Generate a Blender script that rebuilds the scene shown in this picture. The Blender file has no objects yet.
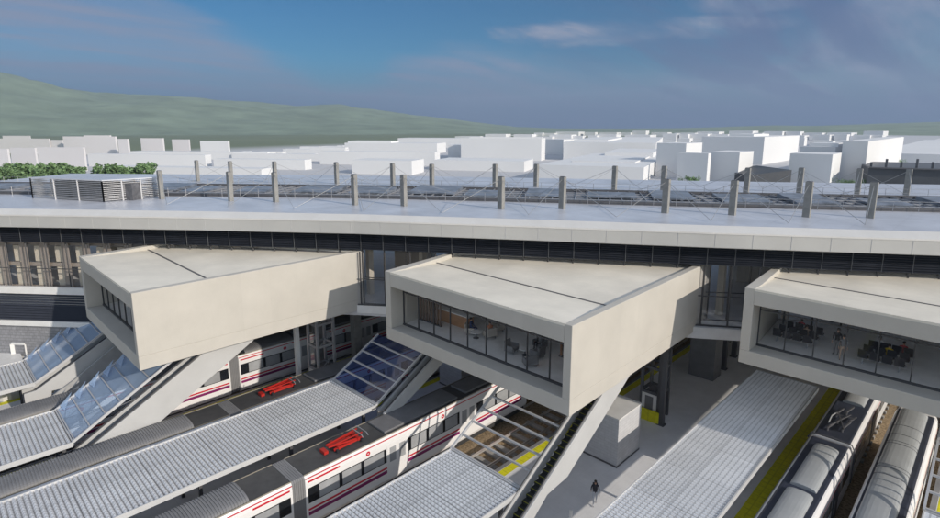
import bpy, bmesh, math, random
from mathutils import Vector, Matrix
random.seed(7)
S = bpy.context.scene
C = S.collection
R = math.radians
PI = math.pi

# ---------------------------------------------------------------- camera
FPX, TH = 550.0, math.atan(102 / 550.0)
PSI = math.atan2(549, 550 * math.cos(TH) + 102 * math.sin(TH))
CAMH = 25.2
fh = Vector((-math.sin(PSI), math.cos(PSI), 0))
rt = Vector((math.cos(PSI), math.sin(PSI), 0))
fw = fh * math.cos(TH) - Vector((0, 0, math.sin(TH)))
up = rt.cross(fw)
CAM = Vector((0, 0, CAMH))
cd = bpy.data.cameras.new('camera')
cam = bpy.data.objects.new('camera', cd)
C.objects.link(cam)
cam.matrix_world = Matrix(((rt.x, up.x, -fw.x, 0), (rt.y, up.y, -fw.y, 0), (rt.z, up.z, -fw.z, CAMH), (0, 0, 0, 1)))
cd.sensor_width = 36
cd.lens = 36 * FPX / 940
cd.shift_y = -29 / 940
cd.clip_start = .5
cd.clip_end = 30000
S.camera = cam

def at(px, py, z):
    """surveying helper: the ground position of a point of known height"""
    r = rt * (px - 470) + up * (230 - py) + fw * FPX
    return CAM + r * ((z - CAMH) / r.z)

def topz(py, x, y):
    lo, hi = -20., 400.
    for _ in range(50):
        m = (lo + hi) / 2
        d = Vector((x, y, m)) - CAM
        if 230 - FPX * d.dot(up) / d.dot(fw) > py: lo = m
        else: hi = m
    return m

def onplane(px, py, a, b, off=0):
    a = Vector(a).to_2d(); b = Vector(b).to_2d()
    d = (b - a).normalized(); n = Vector((d.y, -d.x)); a = a + n * off
    r = rt * (px - 470) + up * (230 - py) + fw * FPX
    t = a.dot(n) / r.to_2d().dot(n)
    return CAM + r * t

# ---------------------------------------------------------------- sky, sun, exposure
SUN = Vector((0.925, 0.075, 0.385)).normalized()
w = bpy.data.worlds.new('World'); S.world = w; w.use_nodes = True
nt = w.node_tree; nt.nodes.clear()
def N(t, **k):
    n = nt.nodes.new(t)
    for a, b in k.items(): setattr(n, a, b)
    return n
L = nt.links.new
sky = N('ShaderNodeTexSky', sky_type='NISHITA'); sky.sun_disc = False
sky.sun_elevation = math.asin(SUN.z); sky.sun_rotation = math.atan2(SUN.x, SUN.y)
sky.air_density = 1.0; sky.dust_density = .3; sky.ozone_density = 3.0
tc = N('ShaderNodeTexCoord'); sp = N('ShaderNodeSeparateXYZ'); L(tc.outputs['Generated'], sp.inputs[0])
def M(op, a, b=None, c=None, clamp=False):
    n = N('ShaderNodeMath', operation=op); n.use_clamp = clamp
    for i, v in enumerate((a, b, c)):
        if v is None: continue
        if isinstance(v, (int, float)): n.inputs[i].default_value = v
        else: L(v, n.inputs[i])
    return n.outputs[0]
def MR(v, a, b, c=0, d=1):
    n = N('ShaderNodeMapRange', interpolation_type='SMOOTHSTEP'); L(v, n.inputs[0])
    for i, x in enumerate((a, b, c, d)): n.inputs[i + 1].default_value = x
    return n.outputs[0]
elev = sp.outputs[2]
den = M('ADD', M('MAXIMUM', elev, 0), .10)
cx = M('DIVIDE', sp.outputs[0], den); cy = M('DIVIDE', sp.outputs[1], den)
cv = N('ShaderNodeCombineXYZ'); L(cx, cv.inputs[0]); L(cy, cv.inputs[1])
def noise(vec, sc, det, rough=.55, dist=0.0, loc=(0, 0, 0), rot=0, scl=(1, 1, 1)):
    mp = N('ShaderNodeMapping'); L(vec, mp.inputs[0]); mp.inputs['Location'].default_value = loc
    mp.inputs['Rotation'].default_value = (0, 0, rot); mp.inputs['Scale'].default_value = scl
    n = N('ShaderNodeTexNoise'); L(mp.outputs[0], n.inputs['Vector'])
    n.inputs['Scale'].default_value = sc; n.inputs['Detail'].default_value = det
    n.inputs['Roughness'].default_value = rough; n.inputs['Distortion'].default_value = dist
    return n.outputs['Fac']
n1 = noise(cv.outputs[0], 1.1, 11, .62, .5, (3.1, 1.7, 0), R(44), (1, .45, 1))
n2 = noise(cv.outputs[0], 1.5, 9, .6, .4, (8.2, 4.4, 0), R(60), (1, .22, 1))
side = M('ADD', M('MULTIPLY', sp.outputs[0], rt.x), M('MULTIPLY', sp.outputs[1], rt.y))
def rgb(c):
    n = N('ShaderNodeRGB'); n.outputs[0].default_value = (*c, 1); return n.outputs[0]
def mix(f, a, b, bt='MIX'):
    n = N('ShaderNodeMix', data_type='RGBA', blend_type=bt)
    if isinstance(f, (int, float)): n.inputs[0].default_value = f
    else: L(f, n.inputs[0])
    L(a, n.inputs[6]); L(b, n.inputs[7]); return n.outputs[2]
# height of the cloud bank's upper edge against bearing
cr = N('ShaderNodeFloatCurve'); cu = cr.mapping.curves[0]
for a_, b_ in ((0, .30), (.16, .215), (.25, .14), (.305, .105), (.345, .085), (.42, .125), (.5, .145), (.60, .118), (.66, .10), (.74, .10), (.85, .14), (1, .2)):
    cu.points.new(a_, b_ * 3)
cu.points.remove(cu.points[0]) if False else None
cr.mapping.update()
L(M('MULTIPLY_ADD', side, 1 / 1.4, .5), cr.inputs['Value'])
top_e = M('DIVIDE', cr.outputs[0], 3)
dn = M('MULTIPLY', M('SUBTRACT', n1, .5), .11)
pale_m = MR(M('ADD', M('SUBTRACT', top_e, elev), dn), -.012, .045)
# separate pale cloud right of centre
bx_ = M('DIVIDE', M('SUBTRACT', side, .25), .23); by_ = M('DIVIDE', M('SUBTRACT', elev, .157), .026)
blob = M('SUBTRACT', 1, M('ADD', M('MULTIPLY', bx_, bx_), M('MULTIPLY', by_, by_)))
blob = MR(M('ADD', blob, M('MULTIPLY', M('SUBTRACT', n1, .5), 5.0)), -.1, 1.1)
wisp = MR(noise(cv.outputs[0], 2.2, 10, .65, .4, (5.2, 2.4, 0), R(50), (1, .25, 1)), .40, .66)
bx2 = M('DIVIDE', M('SUBTRACT', side, .43), .10); by2 = M('DIVIDE', M('SUBTRACT', elev, .192), .022)
blob2 = MR(M('ADD', M('SUBTRACT', 1, M('ADD', M('MULTIPLY', bx2, bx2), M('MULTIPLY', by2, by2))), M('MULTIPLY', M('SUBTRACT', n1, .5), 5.0)), -.1, 1.1)
blob = M('MAXIMUM', blob, M('MULTIPLY', blob2, .8))
pale_m = M('MULTIPLY', M('MAXIMUM', pale_m, M('MULTIPLY', blob, 1.1)), M('MULTIPLY_ADD', wisp, .58, .42))
right = MR(side, .02, .42)
streak = MR(n2, .38, .60)
low = MR(elev, .125, .015)
dark_m = M('MAXIMUM', M('MULTIPLY', low, .88), M('MULTIPLY', right, M('MULTIPLY_ADD', streak, .78, .12)))
SK = .15
CG = 1 / 1.93
skyc = mix(1.0, sky.outputs[0], rgb((SK * .056, SK * .175, SK * .25)), 'MULTIPLY')
PALE = tuple(c * CG for c in (.25, .305, .45)); SLATE = tuple(c * CG for c in (.085, .140, .30))
c1 = mix(pale_m, skyc, mix(M('MULTIPLY', blob, .8), rgb(PALE), rgb(tuple(c * CG for c in (.40, .42, .52)))))
c2 = mix(dark_m, c1, rgb(SLATE))
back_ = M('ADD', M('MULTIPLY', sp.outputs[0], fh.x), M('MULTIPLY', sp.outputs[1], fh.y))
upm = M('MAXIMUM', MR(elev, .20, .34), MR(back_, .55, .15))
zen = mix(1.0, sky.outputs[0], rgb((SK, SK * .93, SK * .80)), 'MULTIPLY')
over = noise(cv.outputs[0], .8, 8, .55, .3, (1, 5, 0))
zen = mix(M('MULTIPLY', MR(over, .36, .58), .8), zen, rgb((.31, .31, .325)))      # pale cloud added overhead and behind the view to lift the fill
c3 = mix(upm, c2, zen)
# wisps inside the cloud bank
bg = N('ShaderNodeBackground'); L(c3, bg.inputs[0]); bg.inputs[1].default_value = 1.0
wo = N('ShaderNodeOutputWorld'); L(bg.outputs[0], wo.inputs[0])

sd = bpy.data.lights.new('sun', 'SUN'); sd.energy = 2.15; sd.angle = R(.5); sd.color = (1, .915, .79)
so = bpy.data.objects.new('sun', sd); C.objects.link(so)
so.rotation_euler = SUN.to_track_quat('Z', 'Y').to_euler()
vs = S.view_settings
vs.view_transform = 'Standard'; vs.look = 'None'; vs.exposure = 0.86; vs.gamma = 1.0; vs.use_curve_mapping = False
S.render.engine = 'CYCLES'
S.cycles.max_bounces = 8; S.cycles.transparent_max_bounces = 16

# ---------------------------------------------------------------- materials
def mat(name, col, rough=.7, metal=0., var=.12, scale=1.2, bump=0., bscale=None, detail=5, grad=None, spec=.5, alpha=None):
    m = bpy.data.materials.new(name); m.use_nodes = True
    t = m.node_tree; b = t.nodes['Principled BSDF']
    b.inputs['Roughness'].default_value = rough; b.inputs['Metallic'].default_value = metal
    b.inputs['Specular IOR Level'].default_value = spec
    tcn = t.nodes.new('ShaderNodeTexCoord')
    nz = t.nodes.new('ShaderNodeTexNoise'); nz.inputs['Scale'].default_value = scale; nz.inputs['Detail'].default_value = detail
    nz.inputs['Roughness'].default_value = .6
    t.links.new(tcn.outputs['Object'], nz.inputs['Vector'])
    rp = t.nodes.new('ShaderNodeValToRGB')
    lo = [max(0, c * (1 - var)) for c in col]; hi = [min(1, c * (1 + var)) for c in col]
    rp.color_ramp.elements[0].color = (*lo, 1); rp.color_ramp.elements[1].color = (*hi, 1)
    rp.color_ramp.elements[0].position = .3; rp.color_ramp.elements[1].position = .7
    t.links.new(nz.outputs['Fac'], rp.inputs['Fac']); t.links.new(rp.outputs[0], b.inputs['Base Color'])
    if bump:
        bn = t.nodes.new('ShaderNodeTexNoise'); bn.inputs['Scale'].default_value = bscale or scale * 8; bn.inputs['Detail'].default_value = 4
        t.links.new(tcn.outputs['Object'], bn.inputs['Vector'])
        bu = t.nodes.new('ShaderNodeBump'); bu.inputs['Strength'].default_value = bump; bu.inputs['Distance'].default_value = .03
        t.links.new(bn.outputs['Fac'], bu.inputs['Height']); t.links.new(bu.outputs[0], b.inputs['Normal'])
    return m

def overlay(m, kind, *, size=(1, 1), mortar=.02, dark=.8, axes='xz', offs=.5, mul=None):
    """multiply the colour by a brick/tile joint pattern in object space"""
    t = m.node_tree; b = t.nodes['Principled BSDF']
    src = b.inputs['Base Color'].links[0].from_socket
    tcn = t.nodes.new('ShaderNodeTexCoord'); sx = t.nodes.new('ShaderNodeSeparateXYZ'); t.links.new(tcn.outputs['Object'], sx.inputs[0])
    cb = t.nodes.new('ShaderNodeCombineXYZ')
    if axes == 'hz':                       # horizontal run = x+y
        ad = t.nodes.new('ShaderNodeMath'); ad.operation = 'ADD'
        t.links.new(sx.outputs[0], ad.inputs[0]); t.links.new(sx.outputs[1], ad.inputs[1])
        t.links.new(ad.outputs[0], cb.inputs[0]); t.links.new(sx.outputs[2], cb.inputs[1])
    else:
        t.links.new(sx.outputs['xyz'.index(axes[0])], cb.inputs[0]); t.links.new(sx.outputs['xyz'.index(axes[1])], cb.inputs[1])
    br = t.nodes.new('ShaderNodeTexBrick'); t.links.new(cb.outputs[0], br.inputs['Vector'])
    br.offset = offs; br.inputs['Scale'].default_value = 1
    br.inputs['Brick Width'].default_value = size[0]; br.inputs['Row Height'].default_value = size[1]
    br.inputs['Mortar Size'].default_value = mortar
    br.inputs['Color1'].default_value = (1, 1, 1, 1); br.inputs['Color2'].default_value = (mul or .93,) * 3 + (1,)
    br.inputs['Mortar'].default_value = (dark, dark, dark, 1)
    mx = t.nodes.new('ShaderNodeMix'); mx.data_type = 'RGBA'; mx.blend_type = 'MULTIPLY'; mx.inputs[0].default_value = 1
    t.links.new(src, mx.inputs[6]); t.links.new(br.outputs['Color'], mx.inputs[7]); t.links.new(mx.outputs[2], b.inputs['Base Color'])
    return m

def glassmat(name, tint, trans=.6, rough=.03, refl=1.0, diff=None):
    m = bpy.data.materials.new(name); m.use_nodes = True; t = m.node_tree; t.nodes.clear()
    o = t.nodes.new('ShaderNodeOutputMaterial'); a = t.nodes.new('ShaderNodeBsdfTransparent'); g = t.nodes.new('ShaderNodeBsdfGlossy')
    nz = t.nodes.new('ShaderNodeTexNoise'); nz.inputs['Scale'].default_value = .6
    bu = t.nodes.new('ShaderNodeBump'); bu.inputs['Strength'].default_value = .02; t.links.new(nz.outputs['Fac'], bu.inputs['Height']); t.links.new(bu.outputs[0], g.inputs['Normal'])
    a.inputs[0].default_value = (*tint, 1); g.inputs[0].default_value = (1, 1, 1, 1); g.inputs['Roughness'].default_value = rough
    lw = t.nodes.new('ShaderNodeLayerWeight'); lw.inputs[0].default_value = .5; f = t.nodes.new('ShaderNodeMath'); f.operation = 'POWER'; f.inputs[1].default_value = 4.0; t.links.new(lw.outputs['Facing'], f.inputs[0])
    mu = t.nodes.new('ShaderNodeMath'); mu.operation = 'MULTIPLY_ADD'; mu.inputs[1].default_value = refl; mu.inputs[2].default_value = trans + .03; mu.use_clamp = True
    t.links.new(f.outputs[0], mu.inputs[0])
    x = t.nodes.new('ShaderNodeMixShader'); t.links.new(mu.outputs[0], x.inputs[0]); t.links.new(a.outputs[0], x.inputs[1]); t.links.new(g.outputs[0], x.inputs[2])
    if diff:
        df = t.nodes.new('ShaderNodeBsdfDiffuse'); df.inputs[0].default_value = (*diff[:3], 1); x3 = t.nodes.new('ShaderNodeMixShader'); x3.inputs[0].default_value = diff[3]
        t.links.new(x.outputs[0], x3.inputs[1]); t.links.new(df.outputs[0], x3.inputs[2]); x = x3
    t.links.new(x.outputs[0], o.inputs[0]); return m

m_conc = mat('hall_concrete', (.49, .462, .418), .75, var=.055, scale=.45, bump=.25, bscale=6)
overlay(m_conc, 'b', size=(2.2, 5.6), mortar=.006, dark=.93, axes='hz', offs=0, mul=.965)
m_hroof = mat('hall_roof_lit_concrete', (.76, .705, .61), .6, var=.12, scale=.3, bump=.15, bscale=3)  # same concrete as the walls, lightened to paint in sun on top
m_seam = mat('dark_seam', (.10, .095, .10), .6)
m_deck = mat('roof_deck_metal', (.52, .535, .59), .34, var=.16, scale=.25, bump=.08, bscale=2)
overlay(m_deck, 'b', size=(2.4, 2.4), mortar=.03, dark=.86, axes='xy', offs=0, mul=.95)
m_fascia = mat('fascia_panel', (.42, .418, .412), .5, var=.05, scale=.3)
m_cap = mat('fascia_cap', (.58, .57, .56), .45, var=.05, scale=.4)
m_louv = mat('dark_louvre', (.030, .034, .046), .4, var=.2)
m_louvp = mat('louvre_post_metal', (.075, .08, .09), .5)
m_mull = mat('dark_mullion', (.055, .055, .06), .45)
m_white = mat('white_paint', (.72, .71, .70), .5, var=.06)
m_slab = mat('pale_slab', (.55, .55, .56), .6, var=.08)
m_floor = mat('interior_floor', (.78, .77, .76), .35, var=.08)
m_cream = mat('cream_panel', (.70, .62, .50), .7, var=.06)
m_ceil = mat('ceiling_white', (.82, .81, .79), .7, var=.02)
m_inner = mat('interior_wall', (.66, .63, .59), .7, var=.06)
m_wood = mat('timber_counter', (.36, .19, .10), .5, var=.2)
m_brick = mat('brick_wall', (.28, .28, .30), .85, var=.15, scale=2)
overlay(m_brick, 'b', size=(.62, .28), mortar=.025, dark=.62, axes='hz', mul=.82)
m_stone = mat('stone_cladding', (.52, .52, .54), .85, var=.07, scale=2.5, bump=.2, bscale=9)
overlay(m_stone, 'b', size=(.55, .22), mortar=.014, dark=.80, axes='hz', mul=.92)
m_croof = mat('cabin_roof', (.62, .61, .60), .7, var=.06)
m_post = mat('mast_concrete', (.25, .245, .235), .8, var=.15, scale=2, bump=.3)
m_cable = mat('steel_cable', (.42, .42, .42), .35, .6)
m_steel = mat('galvanised_steel', (.40, .40, .42), .4, .5, var=.1)
m_lsteel = mat('pale_painted_steel', (.50, .50, .52), .45, .1, var=.08)
m_dsteel = mat('dark_painted_steel', (.09, .09, .10), .5, var=.1)
m_plat = mat('platform_paving', (.78, .78, .80), .75, var=.07, scale=.6, bump=.15)
overlay(m_plat, 'b', size=(1.2, 1.2), mortar=.012, dark=.93, axes='xy', offs=0, mul=.975)
m_pedge = mat('platform_edge', (.22, .22, .23), .8, var=.1)
m_yel = mat('tactile_yellow', (.74, .70, .015), .7, var=.12, scale=3)
overlay(m_yel, 'b', size=(.62, .62), mortar=.04, dark=.78, axes='xy', offs=0, mul=.94)
m_ballast = mat('ballast', (.20, .145, .085), .95, var=.45, scale=6, bump=1.0, bscale=14, detail=8)
m_sleeper = mat('concrete_sleeper', (.34, .33, .32), .85, var=.12)
m_rail = mat('steel_rail', (.60, .57, .55), .3, .6, var=.15)
m_corr = mat('corrugated_sheet', (.84, .84, .86), .40, .15, var=.06, scale=.6)
overlay(m_corr, 'b', size=(60, .26), mortar=.035, dark=.42, axes='xy', offs=0, mul=.95)  # valley rows darkened, groove shade painted into the colour
overlay(m_corr, 'b', size=(.30, 40), mortar=.045, dark=.68, axes='xy', offs=0, mul=.98)
overlay(m_corr, 'b', size=(2.3, 3.64), mortar=.05, dark=.72, axes='xy', offs=0, mul=.90)
m_edge = mat('canopy_edge_trim', (.55, .55, .56), .45, .1, var=.05)
m_twhite = mat('train_white', (.78, .77, .78), .28, var=.04, scale=.5)
m_troof = mat('train_roof_grey', (.060, .060, .063), .6, var=.2, scale=1.5)
m_tcover = mat('train_cover_grey', (.19, .19, .20), .55, var=.12)
m_tpanel = mat('train_panel_grey', (.16, .16, .17), .5, var=.12)
m_gang = mat('gangway_bellows', (.20, .20, .21), .7, var=.1)
m_tred = mat('train_red', (.55, .015, .035), .4, var=.05)
m_tpur = mat('train_purple', (.20, .012, .11), .4, var=.05)
m_tblack = mat('train_window_black', (.012, .014, .018), .15, var=.1)
m_tglass = mat('train_pane', (.33, .34, .36), .12, var=.15, scale=.6)
m_tunder = mat('train_underframe', (.035, .035, .037), .7, var=.2)
m_pred = mat('pantograph_red', (.42, .018, .012), .45, var=.1)
m_trim = mat('train_roof_trim', (.30, .27, .22), .5)
m_acov = mat('train_aircon_white', (.36, .375, .39), .4, var=.06)
m_navy = mat('train_roof_navy', (.035, .042, .065), .35, var=.15)
m_green = mat('green_fitting', (.02, .30, .17), .5)
m_step = mat('escalator_step', (.028, .030, .032), .5, var=.2)
m_stepy = mat('step_edge_yellow', (.30, .30, .02), .6)
m_paleesc = mat('escalator_cladding', (.47, .47, .475), .5, var=.06, scale=.5)
m_city = mat('city_white', (.70, .70, .71), .85, var=.03, scale=.02)
m_citypink = mat('city_offwhite', (.64, .62, .63), .85, var=.03, scale=.02)
m_cground = mat('city_ground', (.55, .55, .57), .9, var=.1, scale=.01)
m_hall_glass = glassmat('hall_glazing', (.97, .97, .97), -.02, refl=.3)
m_fac_glass = glassmat('facade_glazing', (.92, .93, .95), .02, refl=.7)
m_blue = glassmat('blue_roof_glass', (.40, .52, .85), .04, refl=.5, diff=(.03, .06, .22, .22))
m_pblue = glassmat('pale_blue_roof_glass', (.62, .76, .95), .10, refl=.9, rough=.08, diff=(.50, .64, .86, .45))  # diffuse blue stands in for sky reflected in the glass
m_skin = mat('skin', (.45, .27, .19), .6)
m_jack = mat('dark_jacket', (.03, .03, .04), .8)
m_trou = mat('pale_trousers', (.48, .50, .56), .8)
m_hair = mat('dark_hair', (.03, .02, .015), .7)
m_seatb = mat('black_seat', (.022, .022, .028), .5)
m_beige = mat('beige_upholstery', (.42, .38, .34), .8)
CL = {k: mat('cloth_' + k, c, .8) for k, c in dict(navy=(.03, .05, .14), orange=(.55, .22, .12), red=(.4, .04, .06), yellow=(.6, .42, .02), grey=(.18, .18, .19), tan=(.45, .33, .25), black=(.02, .02, .025), white=(.6, .6, .6)).items()}

# ---------------------------------------------------------------- mesh helpers
class MB:
    def __init__(s): s.v = []; s.f = []; s.mi = []
    def add(s, vs, fs, mi=0):
        n = len(s.v); s.v += [tuple(v) for v in vs]; s.f += [tuple(i + n for i in f) for f in fs]; s.mi += [mi] * len(fs); return s
    def box(s, x0, x1, y0, y1, z0, z1, mi=0):
        return s.add([(x0, y0, z0), (x1, y0, z0), (x1, y1, z0), (x0, y1, z0), (x0, y0, z1), (x1, y0, z1), (x1, y1, z1), (x0, y1, z1)],
                     [(3, 2, 1, 0), (4, 5, 6, 7), (0, 1, 5, 4), (1, 2, 6, 5), (2, 3, 7, 6), (3, 0, 4, 7)], mi)
    def prism(s, poly, z0, z1, mi=0):
        n = len(poly)
        g = lambda z, i: z[i] if isinstance(z, (list, tuple)) else z
        vs = [(p[0], p[1], g(z0, i)) for i, p in enumerate(poly)] + [(p[0], p[1], g(z1, i)) for i, p in enumerate(poly)]
        return s.add(vs, [tuple(range(n))[::-1], tuple(range(n, 2 * n))] + [(i, (i + 1) % n, n + (i + 1) % n, n + i) for i in range(n)], mi)
    def prof(s, pts, y0, y1, mi=0, caps=True):
        """(x,z) profile run along y"""
        n = len(pts)
        vs = [(p[0], y0, p[1]) for p in pts] + [(p[0], y1, p[1]) for p in pts]
        return s.add(vs, [(i, (i + 1) % n, n + (i + 1) % n, n + i) for i in range(n)] + ([tuple(range(n))[::-1], tuple(range(n, 2 * n))] if caps else []), mi)
    def profx(s, pts, x0, x1, mi=0):
        """(y,z) profile run along x"""
        n = len(pts)
        vs = [(x0, p[0], p[1]) for p in pts] + [(x1, p[0], p[1]) for p in pts]
        return s.add(vs, [(i, (i + 1) % n, n + (i + 1) % n, n + i) for i in range(n)] + [tuple(range(n))[::-1], tuple(range(n, 2 * n))], mi)
    def bar(s, p, q, w, h=None, mi=0):
        p = Vector(p); q = Vector(q); h = h or w
        d = (q - p).normalized(); u = Vector((0, 0, 1)) if abs(d.z) < .95 else Vector((1, 0, 0))
        a = d.cross(u).normalized() * w / 2; b = a.cross(d).normalized() * h / 2
        return s.add([p - a - b, p + a - b, p + a + b, p - a + b, q - a - b, q + a - b, q + a + b, q - a + b],
                     [(3, 2, 1, 0), (4, 5, 6, 7), (0, 1, 5, 4), (1, 2, 6, 5), (2, 3, 7, 6), (3, 0, 4, 7)], mi)
    def tube(s, pts, r, n=8, mi=0):
        pts = [Vector(p) for p in pts]; rings = []
        for i, p in enumerate(pts):
            d = (pts[min(i + 1, len(pts) - 1)] - pts[max(i - 1, 0)]).normalized()
            u = Vector((0, 0, 1)) if abs(d.z) < .95 else Vector((1, 0, 0))
            a = d.cross(u).normalized(); b = a.cross(d)
            rr = r[i] if isinstance(r, (list, tuple)) else r
            rings += [p + (a * math.cos(2 * PI * k / n) + b * math.sin(2 * PI * k / n)) * rr for k in range(n)]
        m = len(pts)
        return s.add(rings, [(i * n + k, i * n + (k + 1) % n, (i + 1) * n + (k + 1) % n, (i + 1) * n + k) for i in range(m - 1) for k in range(n)] + [tuple(range(n))[::-1], tuple(range((m - 1) * n, m * n))], mi)
    def sph(s, c, r, mi=0, n=8, sc=(1, 1, 1)):
        vs = []; fs = []
        for i in range(n + 1):
            for k in range(n * 2):
                a = PI * i / n; b = PI * k / n
                vs.append((c[0] + r * sc[0] * math.sin(a) * math.cos(b), c[1] + r * sc[1] * math.sin(a) * math.sin(b), c[2] + r * sc[2] * math.cos(a)))
        m = n * 2
        for i in range(n):
            for k in range(m): fs.append((i * m + k, (i + 1) * m + k, (i + 1) * m + (k + 1) % m, i * m + (k + 1) % m))
        return s.add(vs, fs, mi)
    def build(s, name, mats, parent=None, smooth=False, bevel=0):
        me = bpy.data.meshes.new(name)
        org = Vector((0, 0, 0)); p = parent
        while p is not None: org += p.location; p = p.parent
        me.from_pydata([tuple(Vector(v) - org) for v in s.v], [], s.f)
        ms = mats if isinstance(mats, (list, tuple)) else [mats]
        for m in ms: me.materials.append(m)
        if len(ms) > 1: me.polygons.foreach_set('material_index', s.mi)
        bm = bmesh.new(); bm.from_mesh(me); bmesh.ops.recalc_face_normals(bm, faces=bm.faces); bm.to_mesh(me); bm.free()
        if smooth:
            for f in me.polygons: f.use_smooth = True
        me.update()
        o = bpy.data.objects.new(name, me); C.objects.link(o)
        if parent is not None: o.parent = parent
        if bevel:
            b = o.modifiers.new('bevel', 'BEVEL'); b.width = bevel; b.segments = 2; b.limit_method = 'ANGLE'; b.angle_limit = R(50)
        return o

def tag(o, label=None, cat=None, group=None, kind=None):
    if label: o['label'] = label
    if cat: o['category'] = cat
    if group: o['group'] = group
    if kind: o['kind'] = kind
    return o
def empty(name, loc, label, cat, group=None):
    o = bpy.data.objects.new(name, None); C.objects.link(o); o.location = loc; o.empty_display_size = .3
    return tag(o, label, cat, group)
KIDS = {}
def copy_tree(o, parent=None):
    c = o.copy(); C.objects.link(c); c.parent = parent
    for ch in [x for x in bpy.data.objects if x.parent == o]: copy_tree(ch, c)
    return c
def struct(o): o['kind'] = 'structure'; return o
ORD = ['first', 'second', 'third', 'fourth', 'fifth', 'sixth', 'seventh', 'eighth', 'ninth', 'tenth', 'eleventh', 'twelfth', 'thirteenth']

# ---------------------------------------------------------------- facade geometry (plan polyline, z of louvre foot 14.85)
ZL = 14.85
FP = [at(px, py, ZL).to_2d() for px, py in ((60, 243), (200, 245.6), (360, 249.8), (530, 257), (706, 265.3), (935, 274.5))]
d0 = (FP[0] - FP[1]).normalized(); FP.insert(0, FP[0] + d0 * 30)
d1 = (FP[-1] - FP[-2]).normalized(); FP.append(FP[-1] + d1 * 45)
def offs(poly, d):
    """offset polyline: positive = towards the tracks in front"""
    out = []
    for i, p in enumerate(poly):
        ns = []
        for a, b in ((i - 1, i), (i, i + 1)):
            if a >= 0 and b < len(poly):
                t = (poly[b] - poly[a]).normalized(); ns.append(Vector((t.y, -t.x)))
        n = sum(ns, Vector((0, 0))).normalized(); out.append(p + n * d / max(.3, n.dot(ns[0])))
    return out
def ribbon(mb, pa, za, pb, zb, mi=0):
    for i in range(len(pa) - 1):
        mb.add([(*pa[i], za), (*pa[i + 1], za), (*pb[i + 1], zb), (*pb[i], zb)], [(0, 1, 2, 3)], mi)
def band(mb, poly, o1, o2, z0, z1, mi=0):
    a = offs(poly, o1); b = offs(poly, o2)
    mb.prism([*a, *b[::-1]], z0, z1, mi) if False else None
    for i in range(len(poly) - 1):
        mb.prism([a[i], a[i + 1], b[i + 1], b[i]], z0, z1, mi)
def along(poly, step, start=0.):
    """points and directions every step metres"""
    out = []; s = start; acc = 0
    for i in range(len(poly) - 1):
        l = (poly[i + 1] - poly[i]).length; t = (poly[i + 1] - poly[i]) / l
        while s <= acc + l: out.append((poly[i] + t * (s - acc), t)); s += step
        acc += l
    return out

# ---------------------------------------------------------------- ground, hills
def axis_vals(lim, first, ratio):
    v = [0.]; s = first
    while v[-1] < lim: v.append(v[-1] + s); s *= ratio
    return [-x for x in v[:0:-1]] + v
mid = FP[4]; fu = (FP[5] - FP[2]).normalized(); fn = Vector((-fu.y, fu.x))
us = axis_vals(12000, 12, 1.25)
vsn = [-3000, -900, -300, -120, -60, -20, 0, 10, 20, 30, 36, 37, 60, 100, 160, 250, 400, 700, 1200, 2000, 4000, 8000, 14000]
g = MB(); nu = len(us)
def gh(u, v): return -.35 if v < 36.5 else 8.0
for v in vsn:
    for u in us:
        p = mid + fu * u + fn * v; g.v.append((p.x, p.y, gh(u, v)))
for j in range(len(vsn) - 1):
    for i in range(nu - 1):
        g.f.append((j * nu + i, j * nu + i + 1, (j + 1) * nu + i + 1, (j + 1) * nu + i)); g.mi.append(0)
mg = bpy.data.materials.new('ground_mix'); mg.use_nodes = True; t = mg.node_tree; b = t.nodes['Principled BSDF']; b.inputs['Roughness'].default_value = .95
ge = t.nodes.new('ShaderNodeNewGeometry'); ln = t.nodes.new('ShaderNodeVectorMath'); ln.operation = 'LENGTH'; t.links.new(ge.outputs['Position'], ln.inputs[0])
mr = t.nodes.new('ShaderNodeMapRange'); mr.interpolation_type = 'SMOOTHSTEP'; mr.inputs[1].default_value = 640; mr.inputs[2].default_value = 860; dtn = t.nodes.new('ShaderNodeVectorMath'); dtn.operation = 'DOT_PRODUCT'; dtn.inputs[1].default_value = (rt.x * 1.2, rt.y * 1.2, 0); t.links.new(ge.outputs['Position'], dtn.inputs[0])
sbn = t.nodes.new('ShaderNodeMath'); sbn.operation = 'SUBTRACT'; t.links.new(ln.outputs['Value'], sbn.inputs[0]); t.links.new(dtn.outputs['Value'], sbn.inputs[1]); t.links.new(sbn.outputs[0], mr.inputs[0])
nz = t.nodes.new('ShaderNodeTexNoise'); nz.inputs['Scale'].default_value = .004; nz.inputs['Detail'].default_value = 8; t.links.new(ge.outputs['Position'], nz.inputs['Vector'])
r1 = t.nodes.new('ShaderNodeValToRGB'); r1.color_ramp.elements[0].color = (.12, .15, .09, 1); r1.color_ramp.elements[1].color = (.17, .20, .12, 1); t.links.new(nz.outputs['Fac'], r1.inputs[0])
nn = t.nodes.new('ShaderNodeTexNoise'); nn.inputs['Scale'].default_value = 6; nn.inputs['Detail'].default_value = 6; t.links.new(ge.outputs['Position'], nn.inputs['Vector'])
r2 = t.nodes.new('ShaderNodeValToRGB'); r2.color_ramp.elements[0].color = (.20, .145, .085, 1); r2.color_ramp.elements[1].color = (.46, .35, .23, 1)
r2.color_ramp.elements[0].position = .35; r2.color_ramp.elements[1].position = .65; t.links.new(nn.outputs['Fac'], r2.inputs[0])
sz = t.nodes.new('ShaderNodeSeparateXYZ'); t.links.new(ge.outputs['Position'], sz.inputs[0])
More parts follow.
